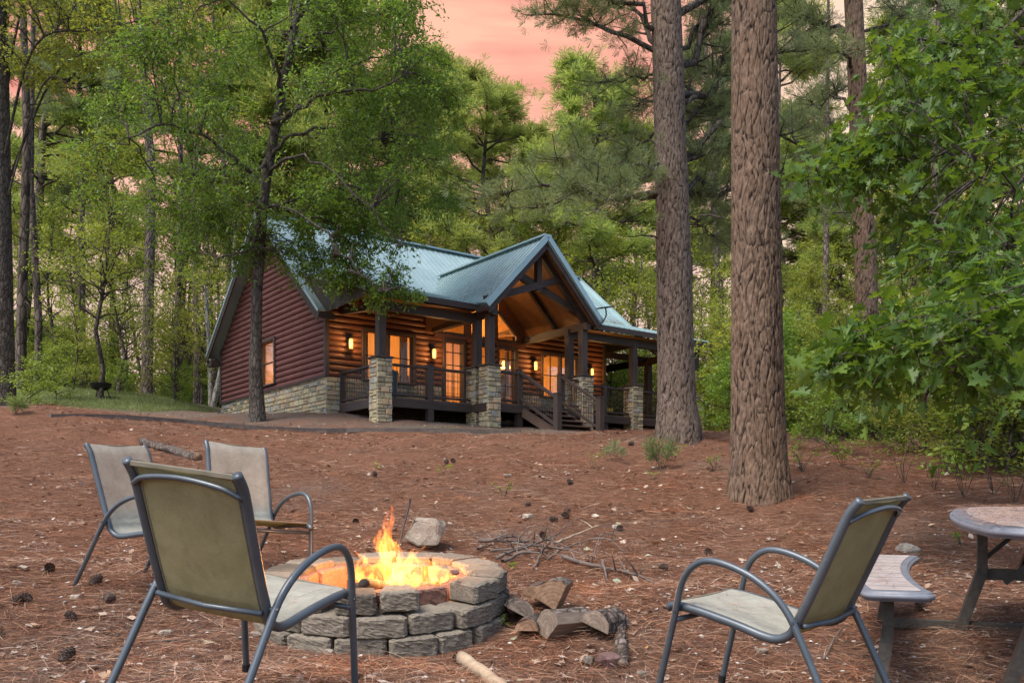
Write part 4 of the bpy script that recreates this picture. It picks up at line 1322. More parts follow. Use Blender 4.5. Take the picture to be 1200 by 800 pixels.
rs = np.random.RandomState(31)
pb = at(794, 514, 10, 30); PD = pb.y
def trunk_px(l, d, zb):
    T = np.array([px3(x, y, d) for x, y, _ in l]); T[0, 2] = zb - .35
    return T, [w / 2 / F * d for _, _, w in l]
T, rr_ = trunk_px([(795, 520, 52), (795, 500, 50), (793, 470, 44), (792, 420, 42), (790, 330, 40), (788, 240, 38), (785, 150, 36), (783, 80, 35), (780, 0, 34), (776, -150, 30), (770, -400, 22), (764, -700, 8)], PD, pb.z)
LP = [  # (x0, y0, d0) on the trunk to tip (x, y, depth offset), base radius, twigs
    (776, 229, 628, 243, -.4, .055, 34), (776, 228, 560, 232, .5, .05, 34), (778, 205, 650, 190, 1.8, .045, 26), (778, 190, 700, 250, -1.0, .035, 18),
    (775, 66, 618, 18, .3, .05, 26), (775, 64, 690, -30, 1.2, .05, 24), (776, 92, 700, 96, .8, .03, 14), (774, 40, 640, -60, -1, .05, 24), (774, 120, 735, 130, 1.4, .03, 12), (776, 150, 715, 205, 1.0, .03, 16),
    (792, 86, 868, -20, 1.6, .09, 26), (796, 160, 858, 120, 2.2, .05, 26), (798, 232, 850, 236, 2.2, .04, 24), (796, 205, 858, 165, 1.4, .05, 24), (797, 250, 850, 285, 2.6, .035, 18), (794, 130, 850, 75, 2.6, .05, 24), (792, 60, 850, 30, 2.8, .05, 20),
    (796, 190, 935, 150, 3.5, .06, 30), (796, 110, 945, 60, 3.6, .07, 34), (797, 240, 940, 215, 3.8, .05, 30), (792, 20, 930, -40, 3.2, .07, 30),
    (778, -40, 700, -120, 0, .06, 22), (790, -60, 900, -140, 1, .06, 24), (770, -200, 660, -260, 1, .06, 24), (776, -260, 860, -330, -1, .05, 24), (768, -420, 690, -470, 0, .05, 24), (768, -520, 840, -560, 0, .04, 22), (766, -600, 750, -690, 0, .03, 22)]
def big_pine(gl, gw, tp, trr, b0):
    for (x0, y0, x1, y1, dd, r0, ntw) in LP:
        a_ = px3(x0 * .5 + 786 * .5, y0, PD) - b0
        c_ = px3(x1, y1, PD + dd) - b0
        P = limb_path(a_, c_, rs, lift=.10, wob=.07, k=9)
        pine_limb(gl, gw, P, r0, rs, int(ntw * 1.2), .62, .17, TUFT2, per=9, start=.22)
    for y0, s_, ln in ((290, -1, .8), (330, 1, .5), (270, 1, .9), (175, -1, .7)):
        a_ = px3(790, y0, PD) - b0
        gw.tube(limb_path(a_, a_ + np.array([s_ * ln, -.1, .15]), rs, wob=.1), np.linspace(.025, .008, 7), 5)
make_tree('pine_tree', 'tall grey barked pine with a flared foot, right of the porch steps', 'tree', pb, T, rr_, M['pine_grey'], big_pine,
          bark_opt=dict(nseg=130, dz=.035, amp=.016, sx=15, sz=4.2, flare=.22, seed=1), crown_mat=M['needle_dark'], limb_mat=M['bark_thin'], group=None)
rs = np.random.RandomState(32)
qb = at(890, 582, 6, 20); QD = qb.y
T, rr_ = trunk_px([(891, 590, 74), (890, 570, 70), (889, 540, 64), (888, 480, 60), (887, 400, 58), (886, 300, 55), (885, 180, 53), (884, 60, 51), (883, -80, 48), (882, -500, 36), (880, -1100, 10)], QD, qb.z)
def tall_pine(gl, gw, tp, trr, b0):
    for i in range(22):
        z = rs.uniform(10.5, 17.5); a_, ra = trunk_interp(tp, trr, z)
        an = rs.uniform(0, 6.28); l = rs.uniform(1.5, 3.4) * (1 - (z - 10.5) / 12)
        P = limb_path(a_, a_ + np.array([math.cos(an) * l, math.sin(an) * l, l * .35]), rs, lift=.15, wob=.08)
        pine_limb(gl, gw, P, .05, rs, 16, .6, .22, TUFT, per=6)
make_tree('pine_tree', 'thick reddish barked pine standing alone behind the right patio chair', 'tree', qb, T, rr_, M['pine_warm'], tall_pine,
          bark_opt=dict(nseg=240, dz=.024, amp=.017, sx=15, sz=3.6, flare=.16, seed=4), crown_mat=M['needle_dark'], limb_mat=M['bark_thin'])
# third pine, leaning, partly behind the lobed oak
rs = np.random.RandomState(33)
kb = col_at(1018, 21.0); KD = kb.y
T, rr_ = trunk_px([(1021, 515, 32), (1019, 480, 29), (1017, 400, 26), (1014, 300, 24), (1009, 200, 22), (1005, 100, 21), (1000, 0, 20), (996, -120, 17), (992, -330, 7)], KD, kb.z)
def pine3(gl, gw, tp, trr, b0):
    for (x0, y0, x1, y1, dd, r0, ntw) in ((1003, 40, 930, 20, 1, .06, 34), (1006, 130, 945, 110, 2, .05, 30), (1006, 80, 955, 50, -1, .05, 26), (1004, 60, 1070, 10, 2, .05, 30), (1004, 20, 960, -50, 0, .05, 30), (1008, 170, 950, 190, 2, .04, 24),
            (1010, 115, 1040, 85, 0, .04, 6), (1010, 120, 1055, 118, 1, .03, 8), (1002, 0, 1080, -60, 0, .05, 30), (1000, -60, 950, -110, 0, .05, 30), (998, -120, 1060, -180, 0, .05, 30), (996, -180, 950, -240, 0, .04, 26), (994, -240, 1010, -330, 0, .04, 26), (1014, 260, 960, 250, 3, .03, 18)):
        a_ = px3(x0, y0, KD) - b0; c_ = px3(x1, y1, KD + dd) - b0
        pine_limb(gl, gw, limb_path(a_, c_, rs, lift=.1, wob=.10, k=9), r0, rs, ntw, .6, .20, TUFT2, per=7, start=.3)
make_tree('pine_tree', 'leaning pine whose lower trunk is hidden by the lobed oak leaves on the right', 'tree', kb, T, rr_, M['pine_warm'], pine3,
          bark_opt=dict(nseg=50, dz=.08, amp=.014, sx=11, sz=5.5, flare=.15, seed=7), crown_mat=M['needle_dark'], limb_mat=M['bark_thin'])

# ------------------------------------------------------------------ the lobed oak reaching in from the right
rs = np.random.RandomState(41)
RB = Vector((8.6, 9.4, g1(8.6, 9.4)))
red_cl = []
def rreg(n, x0, x1, y0, y1, d0, d1, r):
    for _ in range(n): red_cl.append((rs.uniform(x0, x1), rs.uniform(y0, y1), rs.uniform(d0, d1), r * rs.uniform(.8, 1.2)))
rreg(6, 1035, 1120, 45, 90, 8, 10, .36); rreg(9, 1120, 1215, 10, 110, 7.5, 10.5, .5); rreg(9, 1060, 1200, 100, 175, 7.5, 10, .48); rreg(5, 985, 1050, 150, 185, 8.5, 10, .34)
rreg(7, 955, 1035, 178, 228, 8.5, 10, .34); rreg(12, 1060, 1210, 175, 290, 7, 10, .44); rreg(7, 1105, 1210, 290, 360, 6.5, 9.5, .48)
rreg(12, 1060, 1200, 340, 420, 6, 8.5, .42); rreg(6, 985, 1060, 375, 425, 6.5, 8, .32); rreg(4, 958, 1000, 405, 430, 6.6, 7.6, .22); rreg(8, 1050, 1200, 400, 445, 6, 8.5, .32)
rreg(12, 1230, 1500, -100, 450, 7, 11, .6); rreg(8, 1100, 1300, -160, 0, 8, 11, .6)
def red_crown(gl, gw, tp, trr, b0):
    main = []
    for (x1, y1, d1, z0, r0) in ((1040, 52, 9, 4.4, .07), (960, 205, 9.2, 3.2, .06), (985, 420, 7, 2.2, .045), (1080, 480, 7, 1.6, .04), (1090, 250, 8, 3.3, .06), (1130, 370, 7.2, 2.6, .05), (1120, -60, 9.5, 5.5, .07), (1180, 120, 9, 4.2, .06)):
        a_, ra = trunk_interp(tp, trr, z0)
        P = limb_path(a_, px3(x1, y1, d1) - b0, rs, lift=.22, wob=.05, k=12)
        gw.tube(P, np.linspace(r0, .008, 12), 7); main.append(P)
    A = np.concatenate([p[2:] for p in main])
    for (x, y, d, r) in red_cl:
        C = px3(x, y, d) - b0
        dist = np.linalg.norm(A - C, axis=1) + np.maximum(0, (A[:, 0] < C[0]) * .8)
        a_ = A[np.argmin(dist)]
        gw.tube(limb_path(a_, C, rs, lift=.15, wob=.06, k=6), np.linspace(.014, .006, 6), 5)
        spray(gl, gw, C, r, int(3 + 6 * r), 6, .16, LEAF_L, rs, flat=.5, droop=.45, jit=.45, tw=.005, up=.9)
        spray(gl, gw, C, r, int(3 + 6 * r), 6, .135, LEAF_C, rs, flat=.6, droop=.55, jit=.7, tw=.005, up=.8)
tp_ = [(RB.x, RB.y, RB.z - .3), (RB.x, RB.y, RB.z + .4), (RB.x - .05, RB.y, RB.z + 3), (RB.x - .2, RB.y + .1, RB.z + 6), (RB.x - .2, RB.y, RB.z + 10)]
make_tree('lobed_oak', 'large lobed oak leaves hanging on low boughs at the right edge', 'tree', RB, tp_, [.24, .2, .17, .13, .03], M['bark_thin'], red_crown,
          bark_opt=dict(nseg=24, dz=.1, amp=.01, sx=14, sz=5, flare=.3, seed=3), crown_mat=M['leaf_red'])

# left edge tree with boughs overhead
rs = np.random.RandomState(51)
lb = at(4, 474, 12, 40); LD = lb.y
T, rr_ = trunk_px([(0, 480, 38), (2, 465, 30), (3, 430, 26), (2, 350, 24), (1, 250, 22), (0, 150, 21), (-1, 60, 19), (-3, -60, 16), (-8, -220, 6)], LD, lb.z)
left_cl = [(rs.uniform(-60, 150), rs.uniform(-60, 60), rs.uniform(-3, 2), rs.uniform(.7, 1.1)) for _ in range(30)] + [(rs.uniform(60, 240), rs.uniform(-50, 95), rs.uniform(-2, 2), rs.uniform(.6, 1.0)) for _ in range(26)] + \
          [(rs.uniform(10, 110), rs.uniform(50, 105), rs.uniform(-2, 2), rs.uniform(.4, .7)) for _ in range(10)] + [(rs.uniform(-120, 20), rs.uniform(-200, 60), rs.uniform(-3, 3), 1.0) for _ in range(14)]
def left_crown(gl, gw, tp, trr, b0):
    A = []
    for (z0, pts, r0) in ((7.0, [(40, 55, -1), (110, 35, -1.5), (190, 20, -2)], .05), (6.2, [(60, 95, 1), (110, 60, 1.6), (200, 60, 2)], .045), (8.2, [(30, 0, 1), (90, -30, 1.5)], .05), (5.6, [(50, 100, -.5), (90, 105, -1)], .035), (9, [(-40, -60, 0), (-90, -120, .5)], .05)):
        a_, ra = trunk_interp(tp, trr, z0)
        P = crom([a_] + [px3(x, y, LD + dd) - b0 for (x, y, dd) in pts], 5)
        gw.tube(P, np.linspace(r0, .014, len(P)), 6); A.append(np.array(P)[3:])
    for zz in np.arange(7, 14, .5): A.append(trunk_interp(tp, trr, zz)[0][None])
    A = np.concatenate(A)
    for (x, y, dd, r) in left_cl:
        C = px3(x, y, LD + dd) - b0
        a_ = A[np.argmin(np.linalg.norm(A - C, axis=1) + np.maximum(0, A[:, 2] - C[2]) * .3)]
        Ln = np.linalg.norm(C - a_)
        gw.tube(limb_path(a_, C, rs, lift=.2, wob=.08, k=8), np.linspace(.010 + .006 * Ln, .006, 8), 5)
        spray(gl, gw, C, r, int(18 * r) + 6, 12, .125, LEAF_Q, rs, flat=.45, droop=.3)
make_tree('leafy_tree', 'dark trunked tree at the left edge with boughs across the top left corner', 'tree', lb, T, rr_, M['bark_thin'], left_crown,
          bark_opt=dict(nseg=40, dz=.07, amp=.014, sx=12, sz=5, flare=.25, seed=9), crown_mat=M['leaf_mid'])
# ------------------------------------------------------------------ forest behind: prototypes, then copies
def proto_leafy(seed, H, R_, ncl, leaf, mat, base_frac=.3, bark=None, tw=12, per=9, trunk_r=.15, lean=0.0):
    rs = np.random.RandomState(seed)
    n = 9
    zz = np.linspace(-.4, H, n)
    off = np.cumsum(rs.normal(size=(n, 2)) * H * .012, 0); off -= off[0]
    T = np.stack([off[:, 0] + lean * zz, off[:, 1], zz], 1)
    rr = np.linspace(trunk_r, .02, n)
    gl, gw = NG(), NG()
    for i in range(ncl):
        u = rs.uniform(0, 1) ** .8
        z = H * (base_frac + (1 - base_frac) * u)
        w = R_ * (math.sin(math.pi * min(1, .18 + .82 * u) ** .8) * .85 + .15) * math.sqrt(rs.uniform(.05, 1))
        an = rs.uniform(0, 6.28)
        c, _ = trunk_interp(T, rr, z)
        C = c + np.array([math.cos(an) * w, math.sin(an) * w, rs.normal() * .3])
        a_, ra = trunk_interp(T, rr, max(H * base_frac * .8, z - w * rs.uniform(.3, .9)))
        gw.tube(limb_path(a_, C, rs, lift=.15, wob=.08, k=6), np.linspace(min(ra * .6, .02 + .012 * w), .01, 6), 4)
        spray(gl, None, C, R_ * .3 * rs.uniform(.7, 1.3), tw, per, leaf, LEAF_S, rs, flat=.4, droop=.25, jit=.6)
    g = bark_trunk('trunk', T, rr, bark or M['bark_far'], 12, .3, 0, 8, 3, flare=.3, seed=seed)
    return [('trunk', g), ('limbs', gw.mesh('limbs', bark or M['bark_far'])), ('crown', gl.mesh('crown', mat))]
def proto_pine(seed, H, R_, nl, mat, base_frac=.4, ntw=9, size=.3, trunk_r=.2, per=5):
    rs = np.random.RandomState(seed)
    n = 8
    zz = np.linspace(-.4, H, n)
    off = np.cumsum(rs.normal(size=(n, 2)) * H * .008, 0); off -= off[0]
    T = np.stack([off[:, 0], off[:, 1], zz], 1); rr = np.linspace(trunk_r, .03, n)
    gl, gw = NG(), NG()
    for i in range(nl):
        u = (i + rs.uniform(0, 1)) / nl
        z = H * (base_frac + (1 - base_frac) * u * .97)
        a_, ra = trunk_interp(T, rr, z)
        l = R_ * (1.05 - u) ** .6 * rs.uniform(.55, 1.1) * (0.75 + .25 * min(1, u * 5)) + .3
        an = rs.uniform(0, 6.28)
        P = limb_path(a_, a_ + np.array([math.cos(an) * l, math.sin(an) * l, l * (.1 + .5 * u)]), rs, lift=.1, wob=.09, k=6)
        pine_limb(gl, gw, P, .03 + .012 * l, rs, ntw, .32 * R_ * .5, size, TUFT, per=per, start=.5)
    for i in range(7):
        z = H * rs.uniform(.15, base_frac); a_, ra = trunk_interp(T, rr, z); an = rs.uniform(0, 6.28); l = rs.uniform(.4, 1.6)
        gw.tube(limb_path(a_, a_ + np.array([math.cos(an) * l, math.sin(an) * l, .1]), rs), np.linspace(.03, .008, 7), 4)
    g = bark_trunk('trunk', T, rr, M['bark_far'], 14, .3, 0, 8, 3, flare=.25, seed=seed)
    return [('trunk', g), ('limbs', gw.mesh('limbs', M['bark_far'])), ('crown', gl.mesh('crown', mat))]

PR = {}
PR['pa'] = proto_pine(1, 20, 3.2, 46, M['needle_bright'], .42, ntw=12, size=.36, per=6); PR['pb'] = proto_pine(2, 20, 3.6, 42, M['needle_bright'], .40, ntw=13, size=.40, per=6); PR['pc'] = proto_pine(3, 22, 3.0, 38, M['needle_dark'], .45, ntw=12, size=.36, per=6)
PR['pd'] = proto_pine(4, 20, 3.0, 48, M['needle_dark'], .2, ntw=12, size=.36, per=6)
PR['la'] = proto_leafy(5, 14, 3.2, 62, .19, M['leaf_mid'], .25, tw=9, per=9); PR['lb'] = proto_leafy(6, 16, 3.6, 66, .20, M['leaf_mid'], .34, tw=9, per=9); PR['lc'] = proto_leafy(7, 12, 2.8, 60, .18, M['leaf_mid'], .2, tw=9, per=9)
PR['ld'] = proto_leafy(8, 15, 3.4, 56, .20, M['leaf_bright'], .34, tw=9, per=8); PR['le'] = proto_leafy(9, 9, 2.6, 60, .14, M['leaf_mid'], .12, trunk_r=.07)
PR['sa'] = proto_leafy(10, 2.6, 1.4, 46, .11, M['leaf_mid'], .10, trunk_r=.03, tw=11, per=8); PR['sb'] = proto_leafy(12, 3.4, 1.6, 46, .13, M['leaf_oak'], .12, trunk_r=.035, tw=11, per=8)
PR['sc'] = proto_leafy(13, 2.2, 1.2, 32, .12, M['leaf_bright'], .15, trunk_r=.025, tw=9, per=7, bark=M['bark_thin'])
HT = dict(pa=20, pb=20, pc=22, pd=20, la=14, lb=16, lc=12, ld=15, le=9, sa=2.6, sb=3.4, sc=2.2)
KIND = dict(pa=('pine_tree', 'tree'), pb=('pine_tree', 'tree'), pc=('pine_tree', 'tree'), pd=('pine_tree', 'tree'), la=('leafy_tree', 'tree'), lb=('leafy_tree', 'tree'), lc=('leafy_tree', 'tree'), ld=('leafy_tree', 'tree'), le=('young_tree', 'tree'),
            sa=('shrub', 'shrub'), sb=('shrub', 'shrub'), sc=('shrub', 'shrub'))
DESC = dict(pa='sunlit yellow green pine', pb='bushy yellow green pine', pc='dark tall pine', pd='dark low branched pine', la='mid green leafy tree', lb='tall mid green leafy tree', lc='dark green leafy tree', ld='bright green leafy tree', le='slim young tree',
            sa='mid green shrub', sb='dark green shrub', sc='bright green sapling shrub')
frs = np.random.RandomState(77)
forest = []   # (kind, px, depth, top y) -> scaled so that the tip stands at the given height
FL_ = [
 ('pb', 562, 47, 96), ('pa', 512, 56, 70), ('pa', 632, 54, 135), ('lb', 520, 52, 215), ('lb', 575, 56, 205), ('lb', 690, 52, 215), ('ld', 765, 50, 235), ('lb', 40, 50, 240), ('lb', 140, 52, 230), ('lb', 215, 56, 220), ('ld', 880, 48, 300), ('lb', 960, 50, 270), ('la', 600, 46, 245), ('pb', 735, 62, 150), ('lb', 250, 46, 200), ('ld', 170, 50, 250), ('pb', 682, 43, 86), ('pb', 604, 62, 150), ('pa', 466, 60, 60), 
 ('pc', 832, 52, 40), ('pa', 858, 62, -20), ('pa', 970, 64, 190), ('pb', 905, 60, 150), ('pb', 1040, 55, 40), ('pc', 1085, 48, -40), ('pa', 1130, 58, 30), ('pb', 1175, 50, -30), ('pc', 1230, 46, -60), ('pa', 985, 52, 190), ('pd', 1065, 40, 120),
 ('pa', 28, 44, -60), ('pb', 78, 62, 75), ('pc', 128, 58, 30), ('pb', 214, 52, -40), ('pb', 300, 52, -60), ('pb', 392, 54, -80), ('pa', 430, 64, 0), ('pc', -20, 50, -80),
 ('ld', 62, 42, 240), ('lb', 117, 31, 130), ('ld', 205, 50, 160), ('ld', 285, 48, 120), ('lb', 140, 38, 250), ('le', 85, 33, 350), ('le', 205, 34, 345), ('ld', 20, 48, 210), ('lb', 235, 40, 290), ('lb', 365, 54, 140), ('lb', -30, 38, 150), ('le', 150, 44, 330), ('ld', 100, 56, 250), ('ld', 255, 60, 250),
 ('la', 505, 46, 235), ('la', 650, 48, 235), ('lc', 705, 40, 245), ('lc', 810, 40, 260),
 ('la', 845, 44, 270), ('lc', 960, 38, 310), ('lb', 1060, 40, 200), ('lc', 1095, 34, 260), ('la', 1140, 40, 180), ('lb', 1190, 38, 140), ('ld', 1015, 52, 235), ('le', 935, 31, 360), ('le', 845, 34, 345), ('le', 1075, 28, 330), ('le', 1150, 27, 300),
 ('le', 715, 38, 330), ('le', 750, 37, 300), ('le', 790, 38, 340), ('le', 825, 36, 330)]
for k, px, d, ty in FL_: forest.append((k, px, d, ty))
sh = []
def band(kinds, n, x0, x1, d0, d1, h0, h1):
    for _ in range(n):
        sh.append((kinds[frs.randint(len(kinds))], frs.uniform(x0, x1), frs.uniform(d0, d1), None, frs.uniform(h0, h1)))
band(['sa', 'sb', 'sc'], 9, 15, 262, 38, 46, 1.0, 2.2)
band(['sb', 'sa'], 14, -20, 260, 46, 60, 3.0, 5.0)
band(['sb', 'sb', 'sa'], 18, 820, 935, 23, 34, 1.6, 4.0)
band(['sa', 'sb', 'sa', 'sc'], 26, 930, 1215, 18.5, 30, 1.0, 2.6)
band(['sa', 'sb'], 12, 1050, 1220, 13.5, 18, .8, 1.9)
band(['sb', 'sa'], 12, 20, 262, 56, 66, 4.5, 7); band(['sb'], 16, 690, 840, 40, 48, 2.4, 4.0); band(['sb', 'sa'], 14, 820, 1230, 34, 46, 3, 5)
sh += [('sc', 35, 25.5, None, 1.3), ('sc', 66, 30, None, 1.5), ('sc', 140, 33, None, 1.1), ('sc', 208, 34, None, 1.1), ('sc', 970, 14.5, None, .9), ('sc', 1180, 12.6, None, 1.9), ('sa', 1150, 13.0, None, 1.7), ('sa', 1200, 12.8, None, 2.1)]
used = {}
items = []
for f_ in forest + sh:
    k, px, d, ty = f_[:4]
    b_ = col_at(px, d)
    H_ = (CZ + (HY - ty) / F * d - b_.z) if ty is not None else f_[4]
    items.append((k, px, d, b_, H_ / HT[k]))
ORD = ['first', 'second', 'third', 'fourth', 'fifth', 'sixth', 'seventh', 'eighth', 'ninth', 'tenth', 'eleventh', 'twelfth', 'thirteenth', 'fourteenth', 'fifteenth', 'sixteenth', 'seventeenth', 'eighteenth', 'nineteenth', 'twentieth']
def zone(px):
    if px < 265: return 'left of the cabin', 'from the left edge'
    if px < 790: return 'behind the cabin roof', 'from the left'
    if px < 920: return 'around the big pine trunks', 'from the left'
    return 'at the right side', 'counting rightwards'
def depthword(d): return 'near' if d < 20 else ('nearer' if d < 26 else ('midway' if d < 44 else 'far'))
cnt = {}
for it in sorted(items, key=lambda q: q[1]):
    k, px, d, b_, s = it
    z, fr = zone(px)
    key = (DESC[k], depthword(d), z)
    cnt[key] = cnt.get(key, 0) + 1
    n_ = cnt[key]
    lab = '%s %s %s, %s from left' % (depthword(d), DESC[k], z, ORD[min(n_ - 1, 19)])
    nm, ct = KIND[k]
    t = thing(nm, lab, ct, b_, (0, 0, frs.uniform(0, 6.28)), group={'tree': 'woodland trees behind', 'shrub': 'undergrowth shrubs at the wood edge'}[ct])
    w = s * frs.uniform(.9, 1.15) * (1.35 if k in ('pa', 'pb') else 1) if s > .6 else s * 1.25
    t.scale = (w, w, s)
    for pn, me in PR[k]: link(pn, me, t)
# pale leaning birch-like stems by the cabin's left end
for (l, lab) in (([(247, 486, 6), (246, 430, 5), (243, 380, 4), (240, 330, 3)], 'pale slim upright trunk left of the cabin'), ([(247, 488, 8), (258, 440, 7), (266, 400, 6), (272, 340, 4), (276, 250, 2)], 'pale trunk leaning right against the cabin gable')):
    d = 37.0; bb = col_at(l[0][0], d); T, rr_ = trunk_px(l, d, bb.z)
    t = thing('pale_tree', lab, 'tree', bb)
    link('trunk', bark_trunk('trunk', T - np.array(bb[:]), rr_, M['bark_pale'], 12, .2, 0, 8, 3), t)
    gl = NG(); gw = NG(); rs = np.random.RandomState(5)
    for i in range(8):
        c_, _ = trunk_interp(T - np.array(bb[:]), rr_, rs.uniform(.6, 1) * (T[-1, 2] - bb.z)); C = c_ + rs.normal(size=3) * .8
        gw.tube(limb_path(c_, C, rs), np.linspace(.02, .008, 7), 4); spray(gl, None, C, .7, 10, 8, .13, LEAF_S, rs)
    link('limbs', gw.mesh('limbs', M['bark_pale']), t); link('crown', gl.mesh('crown', M['leaf_mid']), t)
# bare straight trunks standing among the trees on the left
for i, (px, d, wd) in enumerate(((44, 38, .30), (172, 36, .42), (206, 40, .28), (230, 42, .3), (24, 32, .34), (95, 44, .34), (268, 44, .3), (843, 42, .36), (905, 46, .3), (965, 40, .3), (1090, 34, .3))):
    bb = col_at(px, d); rs = np.random.RandomState(300 + i)
    z, fr = zone(px)
    t = thing('pine_tree', 'bare straight %s trunk %s, %s %s' % ('brown' if i % 2 else 'grey brown', z, ORD[sorted([q for q in (44, 172, 206, 230, 24, 95, 268, 843, 905, 965, 1090) if zone(q)[0] == z]).index(px)], fr), 'tree', bb, group='bare straight trunks in the woods')
    T = np.array([(0, 0, -.4), (.05, 0, 3), (rs.normal() * .2, 0, 9), (rs.normal() * .4, 0, 20)])
    link('trunk', bark_trunk('trunk', T, [wd / 2 * 1.1, wd / 2, wd / 2 * .85, wd / 2 * .4], M['bark_grey'] if i % 2 else M['bark_far'], 18, .3, 0, 8, 3, flare=.25, seed=i), t)
    gw, gl = NG(), NG()
    for j in range(10):
        zz = rs.uniform(3, 17); c_, ra = trunk_interp(T, [wd / 2] * 4, zz); an = rs.uniform(0, 6.28); l_ = rs.uniform(.5, 2.4)
        P = limb_path(c_, c_ + np.array([math.cos(an) * l_, math.sin(an) * l_, rs.uniform(-.2, .5)]), rs)
        if zz > 10: pine_limb(gl, gw, P, .03, rs, 8, .7, .3, TUFT, per=5)
        else: gw.tube(P, np.linspace(.03, .008, 7), 4)
    link('limbs', gw.mesh('limbs', M['bark_far']), t)
    if gl.n: link('crown', gl.mesh('crown', M['needle_dark']), t)
# far woods closing the view
gl = NG(); rs = np.random.RandomState(9)
n = 15000
an = rs.uniform(-.72, .72, n); dd = rs.uniform(68, 95, n)
hmax = 8 + 6 * np.sin(an * 9) + 4 * np.sin(an * 23 + 1) + 3 * np.sin(an * 51)
hmax = np.where(np.abs(an + .02) < .12, np.minimum(hmax, 9), hmax)
P = np.stack([np.sin(an) * dd / np.cos(an), dd, 4 + rs.uniform(0, 1, n) ** 1.3 * hmax], 1)
scatter(gl, P, rs.normal(size=(n, 3)), rs.normal(size=(n, 3)) * .6 + [0, 0, 1], rs.uniform(.35, .8, n), LEAF_Q)
tag(link('far_woods', gl.mesh('far_woods', M['leaf_mid'])), 'far wood closing the view behind the cabin and trees', 'woods', kind='stuff')
# ------------------------------------------------------------------ sling patio chairs
def make_chair():
    t = bpy.data.objects.new('patio_chair', None); COL.objects.link(t)
    wr, wl = .236, .272
    rail_p = crom([(.325, 0, .428), (.29, 0, .444), (.18, 0, .438), (0, 0, .410), (-.12, 0, .386), (-.185, 0, .386), (-.235, 0, .415), (-.262, 0, .47), (-.30, 0, .56), (-.365, 0, .725), (-.420, 0, .868), (-.442, 0, .912), (-.474, 0, .952)], 5)
    for s in (1, -1):
        m = MB(); m.tube([(p[0], s * wr, p[2]) for p in rail_p], .0185, 10)
        r = m.build('sling_rail', M['chair_metal'], t, True)
        leg = crom([(.342, 0, 0), (.305, 0, .20), (.268, 0, .40), (.246, 0, .53), (.215, 0, .600), (.165, 0, .645), (.105, 0, .660), (.02, 0, .650), (-.08, 0, .618), (-.17, 0, .565), (-.235, 0, .500), (-.285, 0, .42), (-.34, 0, .32), (-.43, 0, .155), (-.518, 0, 0)], 5)
        m = MB(); m.tube([(p[0], s * (wl + .02 * max(0, .5 - p[2])), p[2]) for p in leg], .0148, 10)
        lg = m.build('arm_and_leg', M['chair_metal'], t, True)
        for x in (.342, -.518):
            m = MB(); m.tube([(x, s * (wl + .01), -.004), (x * .99, s * (wl + .01), .03)], .018, 8); m.build('foot_cap', M['black_metal'], lg)
        m = MB()
        for (x, z) in ((-.262, .47), (.262, .43)):
            m.tube([(x, s * (wr - .01), z), (x, s * (wl + .018), z)], .0075, 6)
        m.build('bolt', M['chair_metal'], r)
    # sling: seat and back in one cloth with a slight sag
    pf = [p for p in rail_p if p[0] < .288][:-1]
    ny = 13; V = []; VF = []; Fs = []
    for i, p in enumerate(pf):
        for j in range(ny):
            y = -wr + .006 + (2 * wr - .012) * j / (ny - 1)
            sag = (1 - (y / wr) ** 2) * (.014 if p[2] > .46 else .006)
            nx, nz = (0, -1) if p[2] < .45 and p[0] > -.15 else (-.9, -.35)
            lift = .012 if p[0] > -.2 and p[2] < .46 else 0
            V.append((p[0] + nx * sag, y, p[2] + nz * sag + lift * .3))
            VF.append((i, y / (wr - .006) * (wr + .010), sag))
    for i in range(len(pf) - 1):
        for j in range(ny - 1):
            Fs.append((i * ny + j, i * ny + j + 1, (i + 1) * ny + j + 1, (i + 1) * ny + j))
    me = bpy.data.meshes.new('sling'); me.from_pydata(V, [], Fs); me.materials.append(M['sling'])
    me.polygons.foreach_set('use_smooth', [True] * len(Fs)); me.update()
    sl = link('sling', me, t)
    pa = np.array(pf); tg = np.gradient(pa, axis=0); tg /= np.linalg.norm(tg, axis=1, keepdims=True)
    nf = np.stack([tg[:, 2], tg[:, 1] * 0, -tg[:, 0]], 1)           # towards the sitter
    W2 = []
    for (i, y, sag) in VF:
        ed = max(0, (abs(y) - wr + .03) / .04)
        q = pa[i] + nf[i] * (.0215 - sag * 1.1 - .010 * ed ** 2)
        W2.append((q[0], y, q[2]))
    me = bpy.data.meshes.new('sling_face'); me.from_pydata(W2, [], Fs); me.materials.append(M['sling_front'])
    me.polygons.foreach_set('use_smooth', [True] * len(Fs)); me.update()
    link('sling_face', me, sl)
    hem = MB()
    a_ = pf[-1]; hem.bbox(a_[0] - .008, a_[0] + .008, -wr + .01, wr - .01, a_[2] - .012, a_[2] + .008, .003)
    a_ = pf[0]; hem.bbox(a_[0] - .002, a_[0] + .010, -wr + .01, wr - .01, a_[2] + .010, a_[2] + .020, .003)
    for s in (-1, 1): hem.tube([(p[0] - .002, s * (wr - .026), p[2] - .003) for p in pf], .0035, 5)
    hem.build('hem', M['hem'], sl)
    def brace(name, pts, r):
        m = MB(); m.tube(pts, r, 8); m.build(name, M['chair_metal'], t, True)
    brace('back_brace', crom([(-.435, -wr, .868), (-.468, -.16, .900), (-.480, 0, .915), (-.468, .16, .900), (-.435, wr, .868)], 5), .010)
    brace('lower_brace', [(-.285, -wr, .452), (-.302, 0, .445), (-.285, wr, .452)], .011)
    brace('seat_brace', [(.262, -wl, .392), (.262, 0, .388), (.262, wl, .392)], .012)
    return t
chair0 = make_chair()
